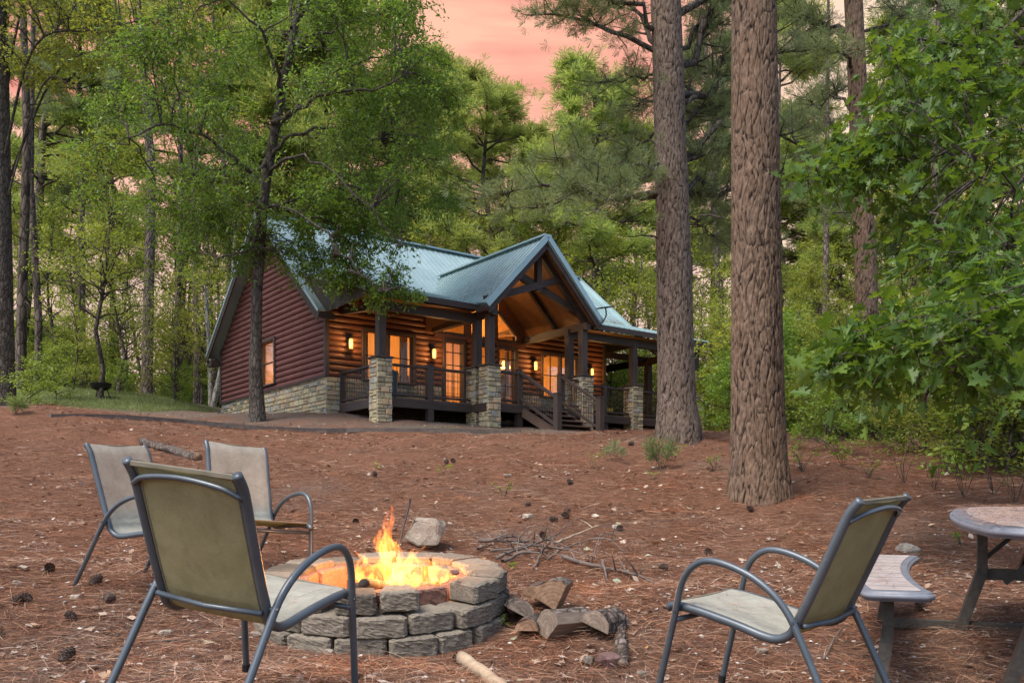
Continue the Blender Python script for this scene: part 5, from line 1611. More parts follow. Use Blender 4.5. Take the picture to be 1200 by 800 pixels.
CH_POS = [((-1.049, 3.578, .116), (68.6, -3.1, 7.27), 'nearest patio chair on the left, seen from behind with its olive back filling the view'),
          ((1.056, 3.834, .025), (137.0, -4.8, -2.76), 'patio chair on the right with pine needles on its seat, beside the picnic table bench'),
          ((-2.266, 5.854, .325), (-24.1, 4.2, 1.93), 'farthest left patio chair, its tan sling front facing right'),
          ((-1.877, 6.455, .368), (-45.5, 6.3, -4.0), 'patio chair right behind the fire pit at its left')]
for i, (p, r, lab) in enumerate(CH_POS):
    c = chair0 if i == 0 else copy_tree(chair0)
    c.location = p
    y, pi_, ro = [math.radians(v) for v in r]
    c.rotation_euler = (Matrix.Rotation(y, 3, 'Z') @ Matrix.Rotation(pi_, 3, 'Y') @ Matrix.Rotation(ro, 3, 'X')).to_euler()
    tag(c, lab, 'chair', 'sling patio chairs around the fire pit')

# ------------------------------------------------------------------ rough blocks and rocks
def rough_box(sx, sy, sz, seed, amp=.012, taper=0.0, sub=6, rnd=.25, front=1.0):
    """block of sx (depth) x sy (width) x sz, split face towards -x, narrower towards +x"""
    bm = bmesh.new(); bmesh.ops.create_cube(bm, size=1)
    bmesh.ops.subdivide_edges(bm, edges=list(bm.edges), cuts=sub, use_grid_fill=True)
    for v in bm.verts:
        c = v.co.copy()
        k = 1 - rnd * .12 * (sum(abs(a_) > .45 for a_ in c) - 1) if sum(abs(a_) > .45 for a_ in c) > 1 else 1
        c = c * k
        y = c.y * (1 - taper * (c.x + .5))
        p = Vector((c.x * sx, y * sy, c.z * sz)) ; sd_ = seed
        nn = Vector((mnoise.noise(p * 14 + Vector((seed, 0, 0))), mnoise.noise(p * 14 + Vector((0, seed, 9))), mnoise.noise(p * 14 + Vector((5, 0, seed)))))
        n2 = Vector((mnoise.noise(p * 45 + Vector((seed, 0, 0))), mnoise.noise(p * 45 + Vector((0, seed, 9))), mnoise.noise(p * 45 + Vector((5, 0, seed)))))
        f = 1.6 if c.x < -.4 else .6
        n3 = Vector((mnoise.noise(p * 90 + Vector((seed, 3, 0))), mnoise.noise(p * 90 + Vector((2, seed, 9))), mnoise.noise(p * 90 + Vector((5, 1, seed)))))
        v.co = p + nn * amp * f * .55 + n2 * amp * .5 * f + n3 * amp * .55 * f
    me = bpy.data.meshes.new('block'); bm.to_mesh(me); bm.free()
    return me
PITC = Vector((-.815, 5.66)); PR_ = .80
pit = thing('fire_pit', 'round fire pit of stacked rough concrete blocks with a fire burning in it', 'fire pit', (PITC.x, PITC.y, .22))
TILT = .10
rb = random.Random(8)
BH = .118
def place_block(course, ang, wid, dep=.24, h=BH, r=PR_, mat='block', dz=0, yaw=0, z0=-.14):
    me = rough_box(dep, wid, h * .985, rb.uniform(0, 99), .0065, taper=.30, sub=11, rnd=.6)
    me.materials.append(M[mat])
    for p_ in me.polygons: p_.use_smooth = False
    o = link('concrete_block', me, pit)
    rr = r - dep / 2
    x, y = math.cos(ang) * rr, math.sin(ang) * rr
    z = z0 + BH * (course + .5) + TILT * y + dz
    o.location = (x, y, z)
    # split face outwards: local -x points outwards
    M3 = Matrix.Rotation(math.atan(TILT), 3, 'X') @ Matrix.Rotation(ang + math.pi + yaw, 3, 'Z')
    o.rotation_euler = M3.to_euler()
    return o
for course in range(4):
    ang = [0.2, -.1, .13, .02][course]
    end = ang + 2 * math.pi
    k = 0
    while ang < end - .12:
        w = [.36, .27, .31, .30][course] * rb.uniform(.85, 1.15)
        r = PR_ - (.012 * course) + rb.uniform(-.012, .012)
        da = w / r
        if end - ang - da < .2: da = end - ang; w = da * r
        mid = ang + da / 2
        ang += da
        fr = -math.sin(mid)           # 1 at the front
        if course == 3 and math.cos(mid - math.radians(285)) > .80: continue
        if course == 0 and fr < -.2: continue
        place_block(course, mid, w * .955, dep=rb.uniform(.22, .28), r=r + rb.uniform(-.012, .012), yaw=rb.uniform(-.09, .09), dz=rb.uniform(-.004, .004) + (rb.uniform(-.006, .016) if course == 3 else 0), z0=-.20, mat='block')
        k += 1
place_block(3, math.radians(266), .23, .24, .12, r=PR_ - .03, yaw=.12, z0=-.20)
place_block(3, math.radians(286), .22, .21, .115, r=PR_ - .05, yaw=-.10, z0=-.185)
# inner lining blocks reddened by the fire
for k in range(11):
    a_ = k / 11 * 2 * math.pi + .2
    o = place_block(2.0, a_, .30, .10, .2, r=PR_ - .255, mat='block_red' if rb.random() < .7 else 'block', z0=-.20, dz=.05)
    o.name = 'lining_block'
m = MB(); n = 26
ringp = [(math.cos(i / n * 6.283) * .62, math.sin(i / n * 6.283) * .62, .07 + TILT * math.sin(i / n * 6.283) * .6 + .015 * math.sin(i * 2.3)) for i in range(n)]
m.add([(0, 0, .12)] + ringp, [(0, i + 1, (i + 1) % n + 1) for i in range(n)])
m.build('ash_bed', M['ash'], pit)
m = MB()
for i in range(34):
    a_, r = rb.uniform(0, 6.28), rb.uniform(0, .3); x, y, s = math.cos(a_) * r, math.sin(a_) * r, rb.uniform(.012, .03)
    m.bbox(x - s, x + s, y - s, y + s, .10, .12 + s, .006)
m.build('embers', M['ember'], pit)
# burning logs: things of their own
def log_between(name, lab, p, q, r, mat, cat='log', group=None, n=14, lump=.12, seed=1, endmat=None):
    p, q = Vector(p), Vector(q)
    t = p.copy(); rs_ = random.Random(seed)
    pts = [p.lerp(q, i / 9) - t for i in range(10)]
    pts = [v + Vector((rs_.uniform(-1, 1), rs_.uniform(-1, 1), rs_.uniform(-1, 1))) * r * .15 for v in pts]
    V, Q = tube_np([v[:] for v in pts], [r * rs_.uniform(1 - lump, 1 + lump) for _ in pts], n)
    V = V + np.array([[mnoise.noise(Vector(v) * 25) * r * .18] * 3 for v in V])
    g = MB(); g.add([tuple(v) for v in V], [list(f) for f in Q], 0)
    g.f.append(list(range(n))); g.m.append(1); g.f.append(list(range(9 * n, 10 * n))); g.m.append(1)
    o = link(name, g.mesh(name, [M[mat], M[endmat or mat]], True))
    o.location = t
    return tag(o, lab, cat, group)
px_, py_ = PITC.x, PITC.y
log_between('burning_log', 'charred log under the tall middle flame of the fire', (px_ - .16, py_ - .24, .40), (px_ + .22, py_ + .2, .38), .04, 'char', group='logs burning in the pit', seed=1)
log_between('burning_log', 'charred log end sticking forward out of the flames, left of centre', (px_ - .06, py_ - .40, .45), (px_ + .02, py_ + .25, .36), .032, 'char', group='logs burning in the pit', seed=2)
log_between('burning_log', 'charred log lying under the right flame', (px_ + .35, py_ - .05, .39), (px_ - .2, py_ + .12, .37), .042, 'char', group='logs burning in the pit', seed=3)
log_between('fire_poker', 'thin black iron rod leaning up out of the fire', px3(467, 640, 5.75), px3(481, 585, 6.0), .007, 'black_metal', cat='poker', lump=.02, seed=4, n=6)

# flames: closed tongues of glowing gas
def flame_mat():
    m = bpy.data.materials.new('flame gas'); m.use_nodes = True
    t = m.node_tree; t.nodes.clear()
    out = t.nodes.new('ShaderNodeOutputMaterial')
    tc_ = t.nodes.new('ShaderNodeTexCoord')
    sp = t.nodes.new('ShaderNodeSeparateXYZ'); t.links.new(tc_.outputs['Object'], sp.inputs[0])
    mp_ = t.nodes.new('ShaderNodeMapping'); mp_.inputs['Scale'].default_value = (34, 34, 12)
    t.links.new(tc_.outputs['Object'], mp_.inputs['Vector'])
    nz = t.nodes.new('ShaderNodeTexNoise'); nz.inputs['Scale'].default_value = 1; nz.inputs['Detail'].default_value = 3; nz.inputs['Distortion'].default_value = .8
    t.links.new(mp_.outputs[0], nz.inputs['Vector'])
    r1 = t.nodes.new('ShaderNodeValToRGB'); r1.color_ramp.elements[0].position = .44; r1.color_ramp.elements[1].position = .60
    r1.color_ramp.elements[0].color = (.08, .08, .08, 1)
    t.links.new(nz.outputs['Fac'], r1.inputs['Fac'])
    r2 = t.nodes.new('ShaderNodeValToRGB')
    e_ = r2.color_ramp.elements
    e_[0].position = 0.0; e_[0].color = (1.0, .36, .05, 1); e_[1].position = .45; e_[1].color = (1.0, .17, .02, 1)
    t.links.new(sp.outputs['Z'], r2.inputs['Fac'])
    mr_ = t.nodes.new('ShaderNodeMapRange'); mr_.inputs['From Min'].default_value = 0; mr_.inputs['From Max'].default_value = .45; mr_.inputs['To Min'].default_value = 27; mr_.inputs['To Max'].default_value = 20
    t.links.new(sp.outputs['Z'], mr_.inputs['Value'])
    mu = t.nodes.new('ShaderNodeMath'); mu.operation = 'MULTIPLY'
    t.links.new(mr_.outputs[0], mu.inputs[0]); t.links.new(r1.outputs[0], mu.inputs[1])
    em = t.nodes.new('ShaderNodeEmission')
    t.links.new(r2.outputs[0], em.inputs['Color']); t.links.new(mu.outputs[0], em.inputs['Strength'])
    t.links.new(em.outputs[0], out.inputs['Volume'])
    return m
M['flame'] = flame_mat()
FS = 1.45
fire = thing('fire', 'orange flames rising from logs inside the block fire pit', 'fire', (px_ + .07, py_ - .05, .42))
fo = np.array(fire.location[:])
def tongue(bx, by, w, h, lean, seed, curl=.05):
    rs_ = np.random.RandomState(seed)
    k = 16; t = np.linspace(0, 1, k)
    ph = rs_.uniform(0, 6.28, 4)
    cx = bx + lean * t ** 1.3 + curl * t * np.sin(t * 7 + ph[0]); cy = by + curl * t * np.sin(t * 6 + ph[1])
    rad = w * (np.sin(np.pi * np.clip(t * .9 + .10, 0, 1)) ** .8) * (1 - t) ** .35 * (1 + .35 * np.sin(t * 13 + ph[2]))
    rad[-1] = .001; rad = np.maximum(rad, .001)
    m = MB(); m.tube(np.stack([cx, cy, t * h - .03], 1), rad, 12)
    m.build('flame', M['flame'], fire, True)
for i, a_ in enumerate([(.0, 0, .060, .37, -.05, .04), (.03, .05, .05, .27, -.02, .05), (-.05, .03, .045, .30, -.03, .06), (.06, -.04, .045, .18, .05, .04), (.0, -.06, .05, .14, .02, .03), (.12, .0, .035, .13, -.10, .04),
                        (-.03, -.03, .055, .22, .01, .05), (-.26, .0, .042, .17, .02, .05), (-.22, -.03, .035, .12, .05, .04), (-.29, .02, .03, .11, -.01, .04),
                        (.24, .0, .042, .19, -.06, .05), (.30, -.02, .04, .12, .03, .04), (.20, .03, .035, .10, -.04, .04), (.35, .0, .03, .09, .03, .03), (.09, .02, .03, .10, .02, .03), (.15, -.03, .03, .07, .03, .03), (-.02, .02, .03, .36, -.08, .05), (.04, .01, .022, .33, -.06, .06), (.0, .03, .02, .39, -.03, .07), (-.07, 0, .025, .26, -.03, .06), (.27, .01, .022, .17, -.05, .06), (-.24, .01, .02, .18, -.04, .06), (.07, -.14, .04, .12, .05, .05), (-.10, -.12, .04, .13, -.04, .05), (.18, -.12, .035, .10, .05, .05), (-.17, -.06, .03, .12, .03, .06), (.11, .04, .03, .2, .05, .06), (.32, .03, .03, .15, -.07, .05), (.38, 0, .02, .11, .04, .04), (.16, .0, .02, .18, -.1, .05)]):
    tongue(a_[0] * .86, a_[1], a_[2] * .85, a_[3] * FS, a_[4], 60 + i, a_[5] * 1.15)
for dx, dz_, e_ in ((0, .16, 24), (.25, .08, 7), (-.26, .08, 6)):
    ld = bpy.data.lights.new('fire light', 'POINT'); ld.energy = e_; ld.color = (1.0, 0.42, 0.12); ld.shadow_soft_size = .09
    lo = link('fire_light', ld, fire); lo.location = (dx, 0, dz_)

def rock(name, lab, px, py, size, seed, mat='rock', cat='rock', group=None, sink=.25, rot=0, loc=None):
    rk = random.Random(seed); bm = bmesh.new()
    for _ in range(22):
        v = Vector((rk.gauss(0, 1), rk.gauss(0, 1), rk.gauss(0, 1))).normalized()
        v = Vector([math.copysign(abs(c) ** .55, c) for c in v]) * rk.uniform(.8, 1.0)
        bm.verts.new((v.x * size[0] * .55, v.y * size[1] * .55, v.z * size[2] * .55))
    r_ = bmesh.ops.convex_hull(bm, input=list(bm.verts))
    bmesh.ops.delete(bm, geom=[g_ for g_ in r_['geom_interior'] if isinstance(g_, bmesh.types.BMVert)], context='VERTS')
    bmesh.ops.bevel(bm, geom=list(bm.edges), offset=min(size) * .03, segments=2, affect='EDGES')
    bmesh.ops.triangulate(bm, faces=bm.faces); bmesh.ops.subdivide_edges(bm, edges=[e_ for e_ in bm.edges if e_.calc_length() > min(size) * .2], cuts=3, use_grid_fill=True)
    for v in bm.verts:
        q = v.co * (3.0 / max(size)); v.co += v.co.normalized() * min(size) * (.05 * mnoise.noise(q * 1.5 + Vector((seed, 0, 0))) + .02 * mnoise.noise(q * 6))
    me = bpy.data.meshes.new(name); bm.to_mesh(me); bm.free()
    me.materials.append(M[mat])
    o = link(name, me)
    p = loc or at(px, py)
    o.location = (p.x, p.y, p.z + size[2] * (.5 - sink)); o.rotation_euler = (rb.uniform(-.15, .15), rb.uniform(-.15, .15), rot)
    return tag(o, lab, cat, group)
rock('boulder', 'big flat topped tan rock behind the flames', 500, 641, (.26, .36, .30), 11, sink=.12, rot=1.3)
rock('brick_piece', 'small reddish broken brick lying on the pit rim', 0, 0, (.05, .085, .04), 12, 'block_red', 'brick', loc=Vector((px_ + .48, py_ - .42, .515)), sink=.5)
rock('stone', 'mauve red angular stone against the grey log', 714, 780, (.13, .13, .09), 13, 'rock_red', 'stone', rot=.6)
rock('stone', 'cream coloured stone alone on the slope right of the fire', 721, 619, (.07, .09, .06), 14, 'rock', 'stone', sink=.3)
rock('stone', 'flat tan stone behind the picnic bench', 1062, 648, (.2, .25, .12), 15, 'rock', 'stone')
for i, (x, y, s, lab) in enumerate(((386, 766, .05, 'white stone in front of the pit base at the left'), (20, 685, .05, 'pale stone at the left edge of the picture'), (300, 745, .05, 'pale stone behind the near chair leg'), (690, 776, .07, 'pale flat stone in front of the split logs'), (754, 792, .05, 'pale stone at the bottom right of the split logs'),
        (195, 745, .06, 'pale block of stone between the near chair legs'), (89, 702, .05, 'white stone by the foot of the far left chair'), (895, 742, .05, 'grey stone under the right chair'), (893, 765, .05, 'pale stone below the right chair seat'), (225, 779, .035, 'small white stone at the lower left between the chair legs'), (27, 668, .06, 'pale flat stone left of the far chair'), (595, 558, .08, 'flat grey stone high on the slope'), (619, 607, .1, 'long flat bluish stone on the slope behind the fire'), (608, 482, .14, 'white stone at the foot of the porch steps'))):
    rock('stone', lab, x, y, (s * 1.1, s * 1.5, s * .7), 70 + i, 'rock', 'stone', 'loose stones on the ground', rot=i)
rock('slab_stone', 'flat stone slab by the middle stone pier of the porch', 596, 498, (.5, .7, .2), 95, 'rock', 'stone', sink=.3)

# firewood: split pieces
def split_log(lab, px, py, r, length, kind, yaw, roll, mat_face='endgrain', d=None, dz=0.0, pitch=0):
    if kind == 'half': sec = [(math.cos(a_) * r, math.sin(a_) * r) for a_ in np.linspace(0, math.pi, 11)]; nb = 10
    elif kind == 'wedge': sec = [(math.cos(a_) * r, math.sin(a_) * r) for a_ in np.linspace(.35, 2.0, 8)] + [(-.12 * r, -.1 * r)]; nb = 7
    else: sec = [(math.cos(a_) * r * 1.15, math.sin(a_) * r * .85) for a_ in np.linspace(.1, 2.6, 9)] + [(-r * .9, -r * .1), (r * .2, -r * .55)]; nb = 8
    ns = 9; n = len(sec); V = []
    for i in range(ns):
        x = (i / (ns - 1) - .5) * length
        for (a_, c_) in sec:
            w = 1 + .07 * mnoise.noise(Vector((x * 9, a_ * 20, c_ * 20 + px)))
            V.append((x + (.012 * mnoise.noise(Vector((a_ * 40, c_ * 40, px))) if i in (0, ns - 1) else 0), a_ * w, c_ * w))
    m = MB()
    fs, ms_ = [], []
    for i in range(ns - 1):
        for j in range(n):
            j2 = (j + 1) % n
            fs.append([i * n + j, i * n + j2, (i + 1) * n + j2, (i + 1) * n + j]); ms_.append(0 if j < nb else 1)
    fs.append(list(range(n))); ms_.append(1); fs.append([(ns - 1) * n + j for j in range(n)]); ms_.append(1)
    for f_, k_ in zip(fs, ms_): m.f.append(f_); m.m.append(k_)
    m.v = V
    o = m.build('firewood', [M['log_bark'], M[mat_face]])
    p = at(px, py)
    o.location = (p.x, p.y, p.z + dz)
    o.rotation_euler = (Matrix.Rotation(yaw, 3, 'Z') @ Matrix.Rotation(pitch, 3, 'Y') @ Matrix.Rotation(roll, 3, 'X')).to_euler()
    tag(o, lab, 'firewood', 'split logs beside the fire pit')
split_log('upright split log with an orange brown face, topmost of the pile', 652, 722, .16, .28, 'wedge', 1.35, .15, dz=.07)
split_log('half round split log showing dark bark over its end, beside the upright one', 630, 712, .075, .34, 'half', 1.35, .25, dz=.085)
split_log('split log leaning against the pit blocks, its pale end facing left', 604, 728, .085, .34, 'half', 1.75, .5, 'endgrain_grey', dz=.06)
split_log('dark log under the two split ones beside the pit', 622, 738, .07, .34, 'half', 1.4, .0, dz=.02)
split_log('large split log with a broad pale brown face turned up', 662, 744, .115, .25, 'chunk', .55, -.35, 'endgrain_grey', dz=.05)
split_log('half round log with thick grey bark right of the broad split one', 708, 742, .095, .26, 'half', 1.0, .35, 'endgrain_grey', dz=.045)
log_between('dead_branch', 'short grey bark covered log at the right end of the firewood', at(730, 784) + Vector((0, 0, .03)), at(727, 742) + Vector((0, 0, .03)), .032, 'log_bark', 'branch', seed=9, endmat='endgrain_grey')
log_between('dead_branch', 'thick bare branch lying at the bottom middle of the picture', at(541, 777) + Vector((0, 0, .03)), at(612, 830) + Vector((0, 0, .02)), .034, 'stick_pale', 'branch', seed=10, endmat='endgrain_grey')
log_between('dead_branch', 'rotting grey log lying on the slope behind the left chairs', at(167, 522) + Vector((0, 0, .06)), at(232, 540) + Vector((0, 0, .05)), .065, 'log_bark', 'branch', seed=11, endmat='endgrain')

# sticks of the brush pile and single fallen branches
def branch(lab, pts, r, mat='stick', side=3, group=None, seed=0, lift=0.0):
    rs_ = random.Random(seed)
    P = []
    for (x, y, h) in pts:
        v = at(x, y); P.append(np.array([v.x, v.y, v.z + h + r]))
    base = Vector(P[0]); P = [p - np.array(base[:]) for p in P]
    C = crom(P, 5); n = len(C)
    g = NG()
    C = [c + np.array([rs_.uniform(-1, 1), rs_.uniform(-1, 1), rs_.uniform(-.5, 1)]) * r * .5 for c in C]
    g.tube(C, np.linspace(r, r * .35, n), 7)
    for i in range(side):
        k = rs_.randrange(2, n - 1); p = C[k]
        d = np.array([rs_.uniform(-1, 1), rs_.uniform(-1, 1), rs_.uniform(.1, .8)]); d /= np.linalg.norm(d)
        l = rs_.uniform(.08, .3)
        g.tube([p, p + d * l * .5 + [0, 0, .01], p + d * l], [r * .4, r * .3, r * .12], 5)
    o = link('fallen_branch', g.mesh('fallen_branch', M[mat], True)); o.location = base
    tag(o, lab, 'branch', group)
BG = 'dead branches heaped right of the fire pit'
branch('long grey fallen branch forked at its end, lying right of the brush heap', [(660, 658, .02), (700, 669, .01), (735, 675, .01), (766, 686, 0)], .020, side=7, seed=1)
branch('short stub of branch crossing the long grey fallen branch', [(706, 663, .03), (712, 685, 0)], .014, side=0, seed=2)
branch('pale bare stick rising rightwards out of the brush heap', [(650, 645, .05), (672, 640, .08), (700, 628, .08)], .016, 'stick_pale', 2, BG, 3)
SL = [([(560, 641, .03), (590, 642, .04), (628, 640, .02)], .022, 'pale grey stick along the top of the brush heap'), ([(575, 650, .02), (620, 648, .05), (662, 636, .10)], .013, 'thin dark stick slanting up across the brush heap'),
      ([(580, 656, .0), (610, 652, .05), (650, 642, .07)], .017, 'grey brown stick in the middle of the brush heap'), ([(588, 662, .0), (612, 655, .03), (640, 655, .02)], .019, 'thick stick at the front of the brush heap'),
      ([(625, 668, .0), (640, 650, .06), (656, 636, .09)], .012, 'dark stick leaning across the front of the heap'), ([(600, 645, .05), (650, 650, .05), (690, 655, .02)], .012, 'thin stick lying level at the right of the heap'),
      ([(640, 658, .0), (665, 648, .05), (690, 640, .03)], .010, 'twiggy stick at the right end of the heap'), ([(690, 640, .05), (712, 642, .07), (735, 650, .0)], .010, 'wiry dark twig standing clear right of the heap'),
      ([(695, 655, .0), (705, 642, .12), (722, 636, .06)], .007, 'fine upright twig right of the heap'), ([(560, 648, .02), (600, 636, .05), (640, 645, .0)], .012, 'thin stick at the back of the brush heap')]
for i, (p, r, lab) in enumerate(SL): branch(lab, p, r, group=BG, side=5, seed=20 + i)
for i, (p, lab) in enumerate((([(165, 754, 0), (195, 754, .01), (235, 752, 0)], 'thin twig on the ground under the near chair'), ([(98, 764, 0), (115, 772, .01), (130, 783, 0)], 'bent pale twig near the large cone at the lower left'), ([(842, 690, 0), (865, 700, .01)], 'short twig right of the fallen branch'), ([(965, 775, 0), (985, 745, .03), (1000, 735, .0)], 'thin upright twig by the right chair rear leg'))):
    branch(lab, p, .006, side=1, seed=50 + i, group='thin twigs on the ground')

# ------------------------------------------------------------------ picnic table with a curved bench
tb = Vector((2.69, 4.56)); ang_t = math.atan2(.925, .38)
TZ = .118
table = thing('picnic_table', 'grey composite picnic table with attached curved bench at the right edge', 'table', (tb.x, tb.y, TZ))
table.rotation_euler = (Matrix.Rotation(ang_t, 3, 'Z') @ Matrix.Rotation(-.048, 3, 'Y')).to_euler()
# local: x along the length, y to the left (bench side +y)
def plank_outline(x0, x1, f_out, f_in, n=14, rc=.06):
    a_ = [(x0 + (x1 - x0) * i / n, f_out(x0 + (x1 - x0) * i / n)) for i in range(n + 1)]
    c_ = [(x0 + (x1 - x0) * i / n, f_in(x0 + (x1 - x0) * i / n)) for i in range(n + 1)]
    def cut(p, q, s): return (p[0] + (q[0] - p[0]) * s, p[1] + (q[1] - p[1]) * s)
    a_[0] = (a_[0][0] + rc, a_[0][1]); a_[-1] = (a_[-1][0] - rc, a_[-1][1]); c_[0] = (c_[0][0] + rc, c_[0][1]); c_[-1] = (c_[-1][0] - rc, c_[-1][1])
    out = a_ + [(x1, (a_[-1][1] - rc) if a_[-1][1] > c_[-1][1] else a_[-1][1] + rc), (x1, (c_[-1][1] + rc) if a_[-1][1] > c_[-1][1] else c_[-1][1] - rc)] + c_[::-1] + [(x0, (c_[0][1] + rc) if a_[0][1] > c_[0][1] else c_[0][1] - rc), (x0, (a_[0][1] - rc) if a_[0][1] > c_[0][1] else a_[0][1] + rc)]
    return out
def plate(poly, z0, z1, mat, name, parent, bev=.012):
    bm = bmesh.new(); vs = [bm.verts.new((x, y, z0)) for x, y in poly]; f = bm.faces.new(vs)
    r = bmesh.ops.extrude_face_region(bm, geom=[f]); bmesh.ops.translate(bm, verts=[v for v in r['geom'] if isinstance(v, bmesh.types.BMVert)], vec=(0, 0, z1 - z0))
    bmesh.ops.recalc_face_normals(bm, faces=bm.faces)
    bmesh.ops.bevel(bm, geom=[e_ for e_ in bm.edges if abs(e_.verts[0].co.z - e_.verts[1].co.z) < 1e-6], offset=bev, segments=3, affect='EDGES')
    me = bpy.data.meshes.new(name); bm.to_mesh(me); bm.free(); me.materials.append(mat)
    for p_ in me.polygons: p_.use_smooth = len(p_.vertices) == 4
    return link(name, me, parent)
def scalep(poly, dx, dy):
    cx = sum(p[0] for p in poly) / len(poly); cy = sum(p[1] for p in poly) / len(poly)
    ex = max(abs(p[0] - cx) for p in poly); ey = max(abs(p[1] - cy) for p in poly)
    return [(cx + (p[0] - cx) * (ex - dx) / ex, cy + (p[1] - cy) * (ey - dy) / ey) for p in poly]
bow = lambda x: .30 + .11 * (1 - (x / 1.0) ** 2)
tp_poly = plank_outline(-.98, .98, bow, lambda x: -bow(x), rc=.10)
plate(tp_poly, .69, .735, M['plastic_edge'], 'tabletop', table)
plate(scalep(tp_poly, .085, .085), .7355, .739, M['plastic_top'], 'table_panel', table, .001)
R1 = 1.55
bin_ = lambda x: bow(x) + .16 + .0
def arc_in(x): return .52 + .09 * (1 - (x / .9) ** 2)
def arc_out(x): return arc_in(x) + .30
bp = plank_outline(-.86, .86, arc_out, arc_in, rc=.035)
bench = plate(bp, .395, .44, M['plastic_edge'], 'bench', table)
bp2 = plank_outline(-.80, .80, lambda x: arc_out(x) - .045, lambda x: arc_in(x) + .045, rc=.01)
plate(bp2, .4405, .444, M['plastic_top'], 'bench_panel', bench, .001)
m = MB()
for i in range(-4, 5): m.box(i * .17 - .002, i * .17 + .002, arc_in(i * .17) + .05, arc_out(i * .17) - .05, .4442, .4450)
m.build('panel_seams', M['plastic_edge'], bench)
bp3 = [(x, -y) for x, y in plank_outline(-.86, .86, arc_out, arc_in, rc=.035)]
plate(bp3, .395, .44, M['plastic_edge'], 'bench', table)
for xs in (-.50, .50):
    for s in (1, -1):
        m = MB()
        y0_, y1_ = (.22, .36) if xs > 0 else (.06, .20)
        m.bar((xs, s * y0_, .69), (xs, s * y0_, .36), .07, .05, (0, 1, 0)); m.bar((xs, s * y0_, .39), (xs, s * y1_, -.03), .08, .055, (0, 1, 0))
        m.build('table_leg', M['plastic_leg'], table)
        m = MB(); m.bar((xs - .15 * (1 if xs < 0 else -1), s * .72, .395), (xs - .15 * (1 if xs < 0 else -1), s * .72, .22), .12, .05, (0, 1, 0)); m.bar((xs - .15 * (1 if xs < 0 else -1), s * .72, .24), (xs - .18 * (1 if xs < 0 else -1), s * .76, -.05), .11, .055, (0, 1, 0))
        m.build('bench_leg', M['plastic_leg'], table)
    m = MB(); m.bar((xs, .24 if xs > 0 else .08, .375), (xs, -.24 if xs > 0 else -.08, .375), .05, .06); m.build('cross_bar', M['plastic_leg'], table)
    m = MB()
    if xs > 0: m.bar((xs, .74, .075), (xs, -.74, .075), .05, .05)
    else: m.bar((-.65, .72, .365), (.65, .72, .365), .05, .05); m.bar((-.65, -.72, .365), (.65, -.72, .365), .05, .05)
    build_each(m, 'bottom_bar', M['plastic_leg'], table)
    m = MB(); m.bar((xs, 0.02, .42), (xs * .2, 0.0, .67), .03, .03); m.bar((xs, .22, .45), (xs, .0, .66), .022, .022); m.build('brace', M['black_metal'], table)

# ------------------------------------------------------------------ pine cones
def cone_mesh():
    m = MB(); rs_ = random.Random(4)
    m.tube([(0, 0, -.035), (0, 0, .0), (0, 0, .035)], [.014, .017, .008], 8)
    for i in range(46):
        t = i / 45; z = -.036 + .075 * t; r = .031 * math.sin(math.pi * (.22 + .70 * t)) ; a_ = i * 2.4
        c, s = math.cos(a_), math.sin(a_); w = .010
        m.add([(c * .01 - s * w * .5, s * .01 + c * w * .5, z), (c * .01 + s * w * .5, s * .01 - c * w * .5, z), (c * r + s * w, s * r - c * w, z + .006), (c * (r + .005), s * (r + .005), z + .011), (c * r - s * w, s * r + c * w, z + .006)], [(0, 1, 2, 3, 4)])
        m.add([(c * r + s * w, s * r - c * w, z + .006), (c * (r + .005), s * (r + .005), z + .011), (c * r - s * w, s * r + c * w, z + .006), (c * r * .9, s * r * .9, z + .001)], [(0, 1, 2, 3)])
    return m.mesh('pine_cone', M['cone'])
cme = cone_mesh()
CN = [(78, 776, 1.2, 'largest pine cone, at the bottom left corner of the picture'), (541, 777, 1.1, 'pine cone beside the end of the thick branch at the bottom'), (20, 708, 1, 'pine cone at the left edge, left one of a touching pair'), (31, 707, 1, 'pine cone at the left edge, right one of a touching pair'), (128, 706, 1, 'pine cone right of the far left chair foot'), (58, 670, 1, 'pine cone on the ground left of the far chair leg'),
      (112, 687, 1.1, 'pine cone between the legs of the far left chair'), (83, 727, .9, 'half buried pine cone left of the near chair rear leg'), (417, 614, 1, 'pine cone on the slope just left of the tall flame'), (439, 559, 1.2, 'lone pine cone high on the slope above the fire'), (523, 543, 1.1, 'pine cone on the upper slope, left one of two'), (531, 542, 1.1, 'pine cone on the upper slope, right one of two'),
      (668, 568, 1.2, 'dark pine cone on the upper slope below the porch'), (648, 611, 1.1, 'pine cone near the brush heap, lowest of three'), (662, 607, 1.1, 'pine cone near the brush heap, middle of three'), (665, 601, 1, 'pine cone near the brush heap, highest of three'), (726, 622, 1, 'pine cone beside the cream coloured stone'), (618, 593, .9, 'pine cone behind the fire poker'), (636, 630, 1, 'pine cone above the pale stick of the heap'), (830, 650, 1, 'pine cone behind the right chair arm'), (778, 668, 1, 'pine cone right of the fork of the fallen branch'), (545, 478, 1.3, 'pine cone on the bank below the porch'), (740, 522, 1.3, 'pine cone near the foot of the grey pine'), (980, 680, 1, 'pine cone behind the back of the right chair'), (880, 600, 1.2, 'pine cone at the foot of the reddish pine'), (1080, 715, 1, 'pine cone below the picnic bench')]
for i, (x, y, s, lab) in enumerate(CN):
    o = link('pine_cone', cme); p = at(x, y); o.location = (p.x, p.y, p.z + .028 * s); o.scale = (s, s, s)
    o.rotation_euler = (rb.uniform(.8, 2.2), rb.uniform(-.4, .4), rb.uniform(0, 6.28)); tag(o, lab, 'pine cone', 'pine cones on the ground')

